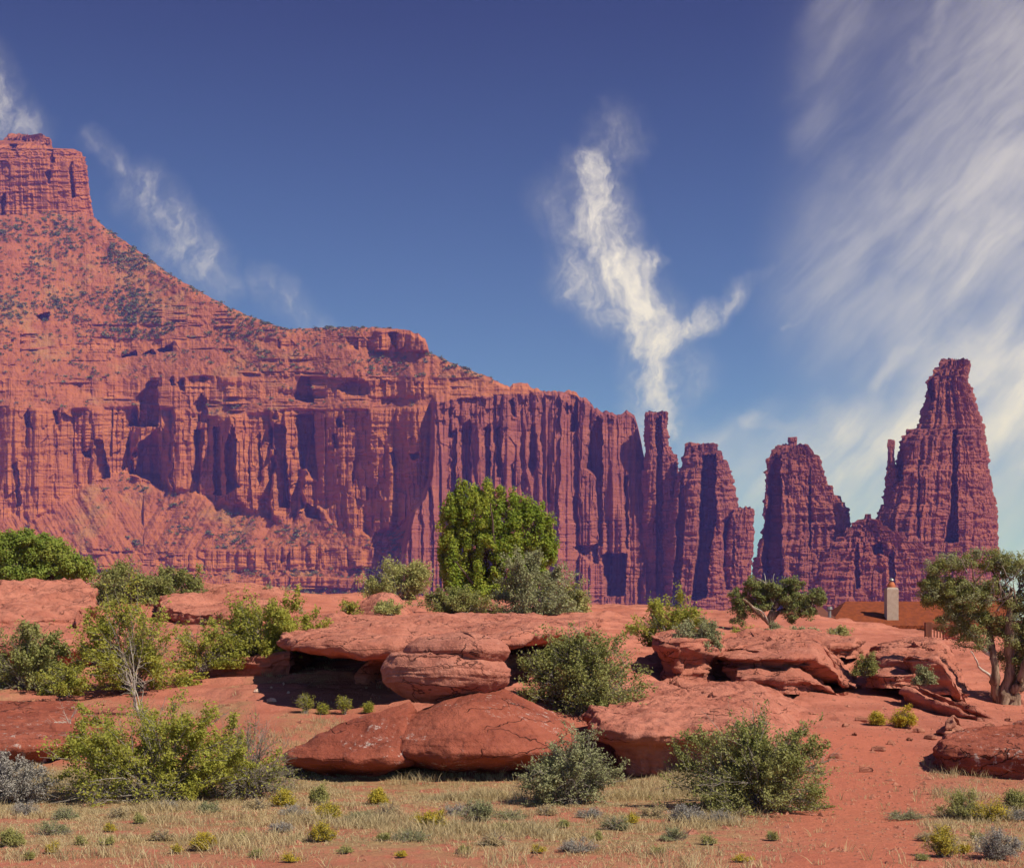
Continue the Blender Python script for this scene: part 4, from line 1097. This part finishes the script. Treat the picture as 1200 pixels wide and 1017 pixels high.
    big = [(333, 925, 945, 34, L_GOLD, 'golden rabbitbrush at the shaded foot of the long boulder'), (384, 938, 960, 32, L_GOLD, 'brightest golden rabbitbrush before the dark boulders'), (374, 918, 944, 22, L_PALE, 'tall pale straw-like tuft against the dark boulder'),
           (378, 962, 986, 34, L_GOLD, 'golden rabbitbrush with a grey skirt in the grass'), (505, 948, 972, 46, L_GOLD, 'wide yellow-brown rabbitbrush in the middle of the grass'), (443, 924, 942, 26, L_GOLD, 'small golden tuft touching the boulder foot'),
           (238, 975, 996, 30, L_GOLD, 'rounded yellow tuft alone in the left grass'), (12, 970, 992, 36, L_PALE, 'yellow-green tuft at the left edge of the grass'), (1060, 828, 852, 30, L_GOLD, 'yellow rabbitbrush on the bare right slope'), (1027, 834, 850, 18, L_GOLD, 'smaller yellow tuft left of the one on the bare slope'),
           (1128, 922, 958, 58, L_PALE, 'broad yellow-green brush by the low rock bank'), (1160, 935, 962, 46, L_GOLD, 'yellow brush under the low rock bank at the right'), (1106, 966, 1004, 46, L_GOLD, 'orange-yellow brush right of the dirt path'), (1168, 966, 1006, 66, L_SAGE, 'round blue-grey sage at the lower right'),
           (1190, 925, 950, 40, L_PALE, 'straw-coloured brush at the right edge below the bank'), (560, 935, 962, 60, L_GREY, 'grey low shrub in the grass before the broad boulder'), (805, 942, 962, 60, L_SAGE, 'greyish dry shrub left of the dense front bush')]
    for i, (px, tp, bt, w, lm, lab) in enumerate(big):
        x, Y = hit(px, bt)
        S(lab, px, tp, bt, w, Y, lm, nl=2200, ls=.013 * Y / 17, ns=80, seed=70 + i, bare=.05, up=.25, name='rabbitbrush' if lm in (L_GOLD, L_PALE) else 'shrub', cat='brush', aspect=.35, sub=5, rad=.003, z=float(ground_z(x, Y)))
    g = np.random.default_rng(8)
    small = [(62, 1000), (95, 990), (125, 990), (128, 975), (35, 1008), (165, 965), (205, 1000), (283, 985), (300, 1005), (340, 1010), (405, 1000), (450, 985), (470, 1005), (545, 1000), (590, 975), (630, 1000), (660, 970), (700, 985), (740, 965), (770, 1000), (830, 990), (870, 1010), (905, 985), (1080, 1008), (1130, 1000), (1145, 985)]
    for i, (px, bt) in enumerate(small):
        x, Y = hit(px, bt)
        w = g.uniform(14, 26)
        S('small yellowish tuft among the dry grass', px, bt - g.uniform(9, 15), bt, w, Y, [L_GOLD, L_PALE, L_PALE][i % 3], nl=700, ls=.011 * Y / 17, ns=40, seed=100 + i, bare=.05, up=.25, name='tuft', cat='plant', aspect=.3, sub=4, rad=.0025, z=float(ground_z(x, Y)), group='small tufts among the dry grass')

    low = [(30, 955), (75, 960), (140, 958), (195, 950), (245, 952), (300, 948), (345, 955), (420, 962), (455, 955), (535, 955), (600, 960), (640, 955), (690, 958), (720, 972), (765, 958), (845, 965), (60, 978), (190, 985), (330, 975), (480, 985), (580, 990), (680, 998), (790, 985), (1090, 985), (1190, 960), (1060, 960)]
    for i, (px, bt) in enumerate(low):
        x, Y = hit(px, bt)
        w = g.uniform(28, 60)
        S('low dry grey-brown brush matted into the grass strip', px, bt - g.uniform(12, 20), bt, w, Y, [L_SAGE, L_GREY, L_STRAW][i % 3], nl=1100, ls=.011 * Y / 17, ns=60, seed=140 + i, bare=.1, up=.1, name='dry_brush', cat='plant', aspect=.3, sub=5, rad=.0025, z=float(ground_z(x, Y)), group='low dry brush in the grass strip')


plants()


def build_grass():
    g = np.random.default_rng(21)
    n = 85000
    Y = np.where(g.random(n) < .78, 10.6 + 10.8 * g.random(n) ** .8, g.uniform(20.5, 36, n)); px = g.uniform(-80, 1280, n)
    x = (px - 600) / FPX * Y
    L = litter(x, Y)
    pat = sstep(fbm(x * 1.1, Y * 1.7, 0, 4, 90), -.25, .25)
    keep = g.random(n) < L * (.15 + .85 * pat) * (.45 + .55 * sstep(Y, 13, 17))
    x, Y = x[keep], Y[keep]; n = len(x)
    k = 9
    h = g.uniform(.03, .10, n) * (.45 + 1.5 * sstep(fbm(x * 1.3, Y * 1.6, 0, 3, 95), -.1, .5))
    bx = np.repeat(x, k) + g.normal(size=n * k) * .035; by = np.repeat(Y, k) + g.normal(size=n * k) * .035
    bz = ground_z(bx, by) - .01
    hh = np.repeat(h, k) * g.uniform(.5, 1.25, n * k)
    ln = g.normal(size=(n * k, 2)) * hh[:, None] * .55
    a = g.uniform(0, np.pi, n * k); w = g.uniform(.0022, .0045, n * k)
    wx, wy = np.cos(a) * w, np.sin(a) * w
    p0 = np.stack([bx - wx, by - wy, bz], -1); p1 = np.stack([bx + wx, by + wy, bz], -1)
    m = np.stack([bx + ln[:, 0] * .4, by + ln[:, 1] * .4, bz + hh * .6], -1)
    p2 = m + np.stack([wx, wy, 0 * wx], -1) * .8; p3 = m - np.stack([wx, wy, 0 * wx], -1) * .8
    tip = np.stack([bx + ln[:, 0], by + ln[:, 1], bz + hh], -1)
    V = np.stack([p0, p1, p2, p3, tip], 1).reshape(-1, 3)
    b = np.arange(n * k)[:, None] * 5
    tag(mk('dry_grass', V, [b + np.array([0, 1, 2, 3]), b + np.array([3, 2, 4])], L_STRAW, smooth=False), kind='stuff')


build_grass()


# ------------------------------------------------------------------ trees
def limb(o, pts, Y, r0, r1, mat, name='limb', dy=None, gnarl=.05, seed=0, sides=7, K=16):
    """a tapered gnarled limb through points given as (px, py); dy = depth offsets along it"""
    g = np.random.default_rng(seed)
    p = np.array(pts, float); dy = np.zeros(len(p)) if dy is None else np.array(dy, float)
    q = P3(p[:, 0], p[:, 1], Y) ; q[:, 1] += dy
    d = np.r_[0, np.cumsum(np.linalg.norm(np.diff(q, axis=0), axis=1))]; u = np.linspace(0, d[-1], K)
    w = np.stack([np.interp(u, d, q[:, k]) for k in range(3)], -1)
    for _ in range(2): w[1:-1] = (w[:-2] + 2 * w[1:-1] + w[2:]) / 4
    w[1:] += np.stack([fbm(u[1:] * 2.2, k * 9.1 + seed, 0, 3, seed) for k in range(3)], -1) * gnarl
    r = np.linspace(r0, r1, K) * (1 + .16 * g.normal(size=K).clip(-1, 1)); r[0] *= 1.25
    V, F = tubes(w[None], r[None], sides)
    ob = mk(name, V - np.array(o.location), F, mat, o)
    return w, ob


def foliage(o, lumps, Y, n, per, cr, ls, mat, seed, squash=(1, 1, 1), shell=.55, dy=.7, aspect=.6, twig=None, hub=None, rad=.012):
    """leaf clumps over the outside of the lumps (px, py, rx, ry), each with depth"""
    g = np.random.default_rng(seed)
    L = np.array(lumps, float); s = Y / FPX
    k = g.choice(len(L), n, p=(L[:, 2] * L[:, 3]) / (L[:, 2] * L[:, 3]).sum())
    d = g.normal(size=(n, 3)); d /= np.linalg.norm(d, axis=1, keepdims=True)
    r = g.uniform(shell, 1.0, n)
    rx = L[k, 2] * s; rz = L[k, 3] * s; ry = rx * dy
    c = P3(L[k, 0], L[k, 1], Y) + np.stack([d[:, 0] * rx, d[:, 1] * ry, d[:, 2] * rz], -1) * r[:, None]
    nl = np.maximum(8, (per * np.clip(g.normal(1, .35, n), .25, 2)).astype(int))
    i = np.repeat(np.arange(n), nl)
    off = g.normal(size=(len(i), 3)); off /= np.linalg.norm(off, axis=1, keepdims=True)
    off *= (g.random(len(i)) ** .45)[:, None] * cr * np.array(squash) * (g.uniform(.6, 1.25, n)[i])[:, None]
    pos = c[i] + off - np.array(o.location)
    out = off / (np.linalg.norm(off, axis=1, keepdims=True) + 1e-6) + np.array([.2, -.2, .5])
    V, F = leaves(pos, np.full(len(i), ls), out, aspect, 1.0, g)
    mk('foliage', V, F, mat, o, smooth=False)
    if twig is not None:
        h = np.array([P3(a, b, Y) for a, b in hub]); j = np.argmin(((c[:, None] - h[None]) ** 2).sum(-1), 1)
        a0 = h[j]; t = np.linspace(0, 1, 7)[None, :, None]
        path = a0[:, None] * (1 - t) + c[:, None] * t + g.normal(size=(n, 7, 3)) * cr * .22 * np.sin(np.pi * t)
        V, F = tubes(path - np.array(o.location), rad * np.linspace(1, .3, 7)[None] * np.ones((n, 1)), 4)
        mk('branches', V, F, twig, o)
    return c


def build_trees():
    Y = 72
    t = empty('cottonwood_tree', P3(585, 718, Y), 'bright green leafy cottonwood, tallest tree on the skyline before the long cliff', 'tree')
    limb(t, [(585, 722), (584, 700), (582, 680), (578, 650)], Y, .24, .12, B_DARK, 'trunk', seed=2)
    for i, p in enumerate(([(584, 700), (565, 660), (548, 605)], [(583, 690), (580, 640), (575, 592)], [(584, 700), (605, 660), (625, 622)], [(584, 705), (555, 685), (535, 660)], [(584, 705), (615, 680), (640, 655)])):
        limb(t, p, Y, .11, .03, B_DARK, 'limb', dy=[0, (-1) ** i * .6, (-1) ** i * 1.0], seed=3 + i)
    L = [(528, 592, 6, 18), (541, 581, 7, 20), (556, 577, 7, 20), (571, 577, 7, 18), (586, 582, 7, 18), (604, 592, 7, 20), (619, 597, 7, 20), (634, 603, 7, 20), (645, 620, 6, 18), (532, 672, 22, 32), (610, 690, 30, 20), (560, 690, 40, 20), (646, 645, 8, 24), (530, 615, 18, 32), (556, 604, 22, 34), (580, 606, 18, 34), (604, 628, 16, 36), (628, 632, 20, 36), (540, 650, 24, 36), (570, 650, 30, 45), (600, 660, 28, 35), (634, 655, 16, 26), (548, 685, 28, 22), (585, 690, 28, 20), (522, 650, 10, 30)]
    foliage(t, L, Y, 950, 105, .30, .062, L_COTTON, 31, (.85, .85, 1.3), .45, 1.02, .7, B_DARK, [(548, 615), (575, 600), (622, 630), (570, 650), (600, 660), (584, 690)], .02)
    Y = 58
    t = empty('bushy_tree', P3(45, 690, Y), 'rounded bright green bushy tree above the high slab at the left edge', 'tree')
    for i, p in enumerate(([(45, 692), (40, 670), (25, 645)], [(46, 692), (50, 665), (48, 640)], [(47, 692), (62, 675), (80, 655)])):
        limb(t, p, Y, .12, .04, B_DARK, 'trunk', seed=12 + i)
    L = [(-20, 650, 22, 24), (12, 645, 26, 22), (38, 642, 24, 20), (62, 650, 24, 18), (85, 662, 22, 14), (20, 672, 30, 16), (60, 674, 34, 12), (-20, 672, 24, 16), (100, 670, 10, 10)]
    foliage(t, L, Y, 420, 95, .30, .058, L_BRIGHT, 33, (1, 1, 1), .5, .9, .6, B_DARK, [(25, 650), (48, 648), (75, 660), (-10, 660)], .02)
    Y = 44
    t = empty('twisted_juniper', P3(906, 746, Y), 'small twisted juniper with a flat crown and bare dead top twigs', 'tree')
    limb(t, [(906, 750), (905, 738), (901, 728), (905, 718), (908, 706)], Y, .17, .09, B_JUN, 'trunk', seed=21, gnarl=.1)
    limb(t, [(903, 730), (890, 722), (878, 708), (868, 702)], Y, .09, .03, B_JUN, 'limb', dy=[0, -.2, -.3, -.4], seed=22, gnarl=.1)
    limb(t, [(906, 722), (918, 712), (935, 708), (952, 704)], Y, .09, .03, B_JUN, 'limb', dy=[0, .2, .3, .3], seed=23, gnarl=.1)
    limb(t, [(902, 732), (888, 716), (877, 711)], Y, .032, .012, B_PALE, 'limb', dy=[0, -.5, -.6], seed=24, gnarl=.08)
    for i, p in enumerate(([(907, 708), (912, 690), (918, 676)], [(907, 708), (900, 688), (896, 672)], [(907, 708), (905, 690), (908, 671)], [(908, 700), (920, 686), (926, 684)], [(903, 700), (892, 684), (886, 680)])):
        limb(t, p, Y, .035, .008, B_PALE, 'dead_branch', seed=25 + i, gnarl=.12, sides=5)
    L = [(866, 700, 12, 16), (886, 696, 14, 13), (902, 700, 14, 12), (924, 698, 18, 15), (944, 700, 16, 14), (960, 704, 10, 14), (892, 716, 20, 12), (925, 718, 20, 12), (906, 688, 20, 12), (948, 716, 14, 12), (866, 716, 10, 18), (880, 685, 14, 10), (930, 686, 16, 10)]
    foliage(t, L, Y, 250, 105, .15, .032, L_DARK, 35, (1.1, 1, .8), .3, 1.0, .5, B_JUN, [(878, 708), (905, 706), (935, 708), (952, 704)], .012)
    Y = 33
    t = empty('big_juniper', P3(1172, 826, Y), 'big old juniper with several twisted shaggy trunks at the right edge', 'tree')
    trunks = [([(1172, 832), (1166, 800), (1160, 770), (1160, 735), (1152, 690)], .13, .05, [0, 0, 0, .2, .4]), ([(1176, 832), (1178, 800), (1181, 765), (1177, 735), (1180, 690)], .16, .06, [0, -.1, -.1, -.2, -.2]),
              ([(1182, 834), (1192, 805), (1204, 780), (1212, 750), (1220, 700)], .2, .08, [0, 0, .1, .1, .2]), ([(1178, 832), (1188, 800), (1200, 760), (1202, 720)], .12, .05, [0, -.3, -.4, -.4])]
    for i, (p, a, b, dy) in enumerate(trunks):
        limb(t, p, Y, a, b, B_JUN, 'trunk', dy=dy, seed=41 + i, gnarl=.13, sides=9, K=22)
    for i, (p, a, mt) in enumerate((([(1164, 772), (1150, 757), (1135, 742), (1122, 716), (1116, 700)], .055, B_PALE), ([(1162, 795), (1150, 785), (1138, 775), (1128, 762)], .035, B_PALE), ([(1160, 735), (1140, 722), (1120, 705), (1098, 690)], .05, B_JUN),
                                    ([(1155, 700), (1140, 680), (1130, 660)], .04, B_JUN), ([(1179, 700), (1172, 675), (1165, 655)], .04, B_JUN), ([(1210, 750), (1196, 715), (1192, 680)], .05, B_JUN), ([(1164, 760), (1148, 762), (1130, 756)], .03, B_DARK))):
        limb(t, p, Y, a, .012, mt, 'limb', dy=np.linspace(0, (-1) ** i * .5, len(p)), seed=51 + i, gnarl=.1)
    g = np.random.default_rng(99)
    for i in range(16):
        x0, y0 = g.uniform(1100, 1215), g.uniform(665, 735); a = g.uniform(-2.6, -.5); q = g.uniform(18, 34)
        limb(t, [(x0, y0), (x0 + q * .5 * math.cos(a), y0 + q * .5 * math.sin(a) + 3), (x0 + q * math.cos(a), y0 + q * math.sin(a))], Y, .022, .006, B_GREY, 'dead_branch', dy=[-.2, -.45, -.6], seed=70 + i, gnarl=.1, sides=5, K=9)
    L = [(1092, 680, 16, 16), (1106, 664, 22, 16), (1132, 656, 24, 14), (1160, 658, 24, 16), (1188, 664, 26, 18), (1215, 680, 26, 28), (1100, 702, 18, 12), (1128, 690, 22, 14), (1120, 718, 16, 10), (1160, 690, 24, 16), (1190, 705, 24, 16),
         (1150, 725, 14, 12), (1196, 740, 16, 18), (1225, 735, 20, 24), (1140, 742, 10, 8), (1172, 722, 14, 12), (1250, 700, 26, 34), (1108, 728, 16, 12), (1090, 700, 14, 14), (1190, 772, 24, 24), (1215, 775, 26, 30), (1135, 705, 34, 22), (1180, 740, 24, 20), (1142, 748, 22, 16), (1115, 692, 28, 20), (1196, 715, 24, 26), (1128, 735, 20, 14), (1088, 694, 16, 14)]
    foliage(t, L, Y, 640, 120, .14, .022, L_OLIVE, 37, (1.1, 1, .9), .25, 1.05, .55, B_GREY, [(1116, 700), (1098, 690), (1130, 665), (1152, 690), (1165, 658), (1180, 690), (1194, 690), (1220, 700), (1122, 716), (1200, 740)], .008)
    c = foliage(t, [(l[0], l[1], l[2] * .9, l[3] * .9) for l in L], Y, 260, 80, .14, .022, L_GREY, 38, (1, 1, 1), .75, 1.1, .5)


build_trees()


# ------------------------------------------------------------------ the house behind the rise
def box(x0, x1, y0, y1, z0, z1):
    V = np.array([(x, y, z) for z in (z0, z1) for y in (y0, y1) for x in (x0, x1)], float)
    return V, np.array([[0, 2, 3, 1], [4, 5, 7, 6], [0, 1, 5, 4], [2, 6, 7, 3], [0, 4, 6, 2], [1, 3, 7, 5]])


def flat_mat(name, c1, c2, rough=.7, metal=0.0, scale=(3, 3, .6)):
    m, g, b = new_mat(name)
    p = pos_of(g)
    n = g.noise(g.vec('MULTIPLY', p, scale), 1.5, 5, .65)
    g.l.new(g.mix(g.map(n, .35, .65), c1, c2), b.inputs['Base Color'])
    b.inputs['Roughness'].default_value = rough; b.inputs['Metallic'].default_value = metal
    bump(g, b, g.noise(p, 20, 4, .6), .3, .02)
    return m


def build_house():
    M_ROOF = flat_mat('rusted_roof', (.25, .058, .021), (.17, .04, .017), .75)
    M_WALL = flat_mat('brown_boards', (.20, .07, .04), (.13, .045, .03))
    M_STUC = flat_mat('pink_stucco', (.46, .36, .29), (.40, .30, .24), .95, scale=(4, 4, 4))
    M_CLAY = flat_mat('clay', (.50, .16, .07), (.42, .12, .06))
    M_TIN = flat_mat('tin', (.30, .29, .28), (.22, .21, .2), .5, .5)
    M_RED = flat_mat('red_paint', (.22, .03, .022), (.16, .022, .018), .5)
    Y = 60.0
    X = lambda px, y=Y: (px - 600) / FPX * y
    Z = lambda py, y=Y: CAMZ + (HZ - py) / FPX * y
    h = empty('house', (X(1060), Y + 3, Z(734)), 'low house with a rust-red metal roof half hidden behind the rocks', 'house')
    off = -np.array(h.location)

    def part(name, V, F, mat, par=None): return mk(name, np.asarray(V, float) + off, F, mat, par or h, smooth=False)
    e0, e1, r0, r1 = X(972), X(1190), X(991, 63), X(1178, 63)
    ze, zr = Z(733), Z(704.5, 63)
    # hipped roof with thickness and raised seams
    top = np.array([(e0, Y, ze), (e1, Y, ze), (r1, 63, zr), (r0, 63, zr), (e0, 66, ze), (e1, 66, ze)])
    V = np.concatenate([top, top - np.array([0, 0, .14])])
    F4 = np.array([[0, 1, 2, 3], [5, 4, 3, 2], [6, 9, 8, 7], [11, 8, 9, 10], [0, 6, 7, 1], [1, 7, 11, 5], [5, 11, 10, 4], [4, 10, 6, 0]])
    F3 = np.array([[4, 0, 3], [1, 5, 2], [10, 9, 6], [7, 8, 11]])
    rf = part('roof', V, [F4, F3], M_ROOF)
    sm = []
    for k in range(1, 26):
        f = k / 26; x = e0 + (e1 - e0) * f
        t = min(1, (x - e0) / (r0 - e0 + 1e-6), (e1 - x) / (e1 - r1 + 1e-6))
        a = np.array([(x, Y - .01, ze + .012), (x, Y + 3 * t * .99, ze + (zr - ze) * t * .99 + .012)])
        sm.append(tubes(a[None], np.full((1, 2), .018), 4))
    part('seam', *join(sm), M_ROOF, rf).parent = rf
    part('wall', *box(e0 + .4, e1 - .4, Y + .4, 65.6, ze - 2.4, ze - .13), M_WALL)
    # lower roof on the left
    zl = Z(721); x0, x1 = X(958), X(981)
    V = np.array([(x0, Y + .6, zl), (x1, Y + .2, Z(724)), (x1, Y + 3, Z(711, 63)), (x0 + .25, Y + 3, Z(711, 63))])
    V = np.concatenate([V, V - np.array([0, 0, .12])])
    part('side_roof', V, np.array([[0, 1, 2, 3], [7, 6, 5, 4], [0, 4, 5, 1], [1, 5, 6, 2], [2, 6, 7, 3], [3, 7, 4, 0]]), M_WALL)
    vx, vz = X(974), Z(722)
    a = np.array([[(vx, Y + .3, vz - .2), (vx, Y + .3, vz + .25), (vx, Y + .3, vz + .3), (vx, Y + .3, vz + .42)]])
    part('vent_pipe', *tubes(a, np.array([[.07, .07, .13, .11]]), 10), M_TIN)
    # chimney
    cx0, cx1 = X(1040, 60.6), X(1053.5, 60.6); cz0, cz1 = Z(734, 60.6), Z(688, 60.6)
    cm = (cx0 + cx1) / 2; cy0, cy1 = 60.65, 61.15
    Vs = []
    for z, k in ((cz0, 1.0), (cz1 - .09, 1.0), (cz1 - .03, .92), (cz1, .78)):
        Vs.append([(cm + sx * (cx1 - cx0) / 2 * k, 60.9 + sy * .24 * k, z) for sx, sy in ((-1, -1), (1, -1), (1, 1), (-1, 1))])
    V = np.array(Vs)
    ch = part('chimney', V.reshape(-1, 3), [grid_faces(4, 4, True), np.array([[12, 13, 14, 15]])], M_STUC)
    a = np.array([[(cm, 60.9, cz1 - .02), (cm, 60.9, cz1 + .10), (cm, 60.9, cz1 + .18), (cm, 60.9, cz1 + .24)]])
    part('chimney_pot', *tubes(a, np.array([[.17, .17, .13, .10]]), 14), M_CLAY, ch).parent = ch
    a = np.array([[(cm, 60.9, cz1 + .22), (cm, 60.9, cz1 + .29), (cm, 60.9, cz1 + .31), (cm, 60.9, cz1 + .37), (cm, 60.9, cz1 + .42)]])
    part('chimney_cap', *tubes(a, np.array([[.05, .06, .12, .09, .02]]), 12), M_TIN, ch).parent = ch
    # railing in front of the house
    Y2 = 50.0
    X2 = lambda px: (px - 600) / FPX * Y2
    Z2 = lambda py: CAMZ + (HZ - py) / FPX * Y2
    r = empty('deck_railing', (X2(1105), Y2, Z2(745)), 'dark brown wooden deck railing beside the rise, left of the big juniper', 'railing')
    off2 = -np.array(r.location)
    rp = lambda n, b: mk(n, b[0] + off2, b[1], M_WALL, r, smooth=False)
    rp('post', box(X2(1085), X2(1092), Y2, Y2 + .2, Z2(752), Z2(729)))
    rp('post', box(X2(1140), X2(1144), Y2, Y2 + .14, Z2(756), Z2(733)))
    rp('top_rail', box(X2(1092) + .003, X2(1140) - .003, Y2 + .02, Y2 + .12, Z2(735), Z2(731)))
    rp('bottom_rail', box(X2(1092) + .003, X2(1140) - .003, Y2 + .04, Y2 + .1, Z2(751), Z2(749)))
    for k in range(13):
        x = X2(1095.5 + k * 3.5)
        rp('baluster', box(x - .02, x + .02, Y2 + .05, Y2 + .09, Z2(749) + .002, Z2(735) - .002))
    Y3 = 47.0
    X3 = lambda px: (px - 600) / FPX * Y3
    Z3 = lambda py: CAMZ + (HZ - py) / FPX * Y3
    c = empty('garden_chair', (X3(1116), Y3, Z3(757)), 'red slatted garden chair in front of the deck railing', 'chair')
    off3 = -np.array(c.location)
    cp = lambda n, b: mk(n, b[0] + off3, b[1], M_RED, c, smooth=False)
    s0, s1 = X3(1109), X3(1123); zs = Z3(748)
    for k in range(5):
        x = s0 + (s1 - s0) * k / 5
        cp('back_slat', box(x, x + (s1 - s0) / 5 * .8, Y3 + .42, Y3 + .45, zs + .05, Z3(737) + .06 * math.sin(math.pi * (k + .5) / 5)))
    for k in range(4): cp('seat_slat', box(s0, s1, Y3 + .1 * k, Y3 + .1 * k + .085, zs, zs + .03))
    for x in (s0, s1 - .05):
        cp('leg', box(x, x + .05, Y3 - .02, Y3 + .03, Z3(760), zs - .003)); cp('leg', box(x, x + .05, Y3 + .4, Y3 + .45, Z3(760), zs - .003))
        cp('armrest', box(x - .03, x + .07, Y3 - .04, Y3 + .41, zs + .2, zs + .23))


build_house()


# ------------------------------------------------------------------ the air
def build_haze():
    m = bpy.data.materials.new('haze'); m.use_nodes = True
    n = m.node_tree.nodes; n.clear()
    v = n.new('ShaderNodeVolumePrincipled')
    v.inputs['Color'].default_value = (.22, .21, 1.0, 1)
    v.inputs['Density'].default_value = .000115
    v.inputs['Absorption Color'].default_value = (1, 1, 1, 1)
    o = n.new('ShaderNodeOutputMaterial'); m.node_tree.links.new(v.outputs[0], o.inputs['Volume'])
    x0, x1, y0, y1, z0, z1 = -14000, 14000, -300, 9500, -8, 1010
    V = [(x, y, z) for z in (z0, z1) for y in (y0, y1) for x in (x0, x1)]
    F = [[0, 2, 3, 1], [4, 5, 7, 6], [0, 1, 5, 4], [2, 6, 7, 3], [0, 4, 6, 2], [1, 3, 7, 5]]
    tag(mk('haze', V, np.array(F), m, smooth=False), kind='stuff')


build_haze()
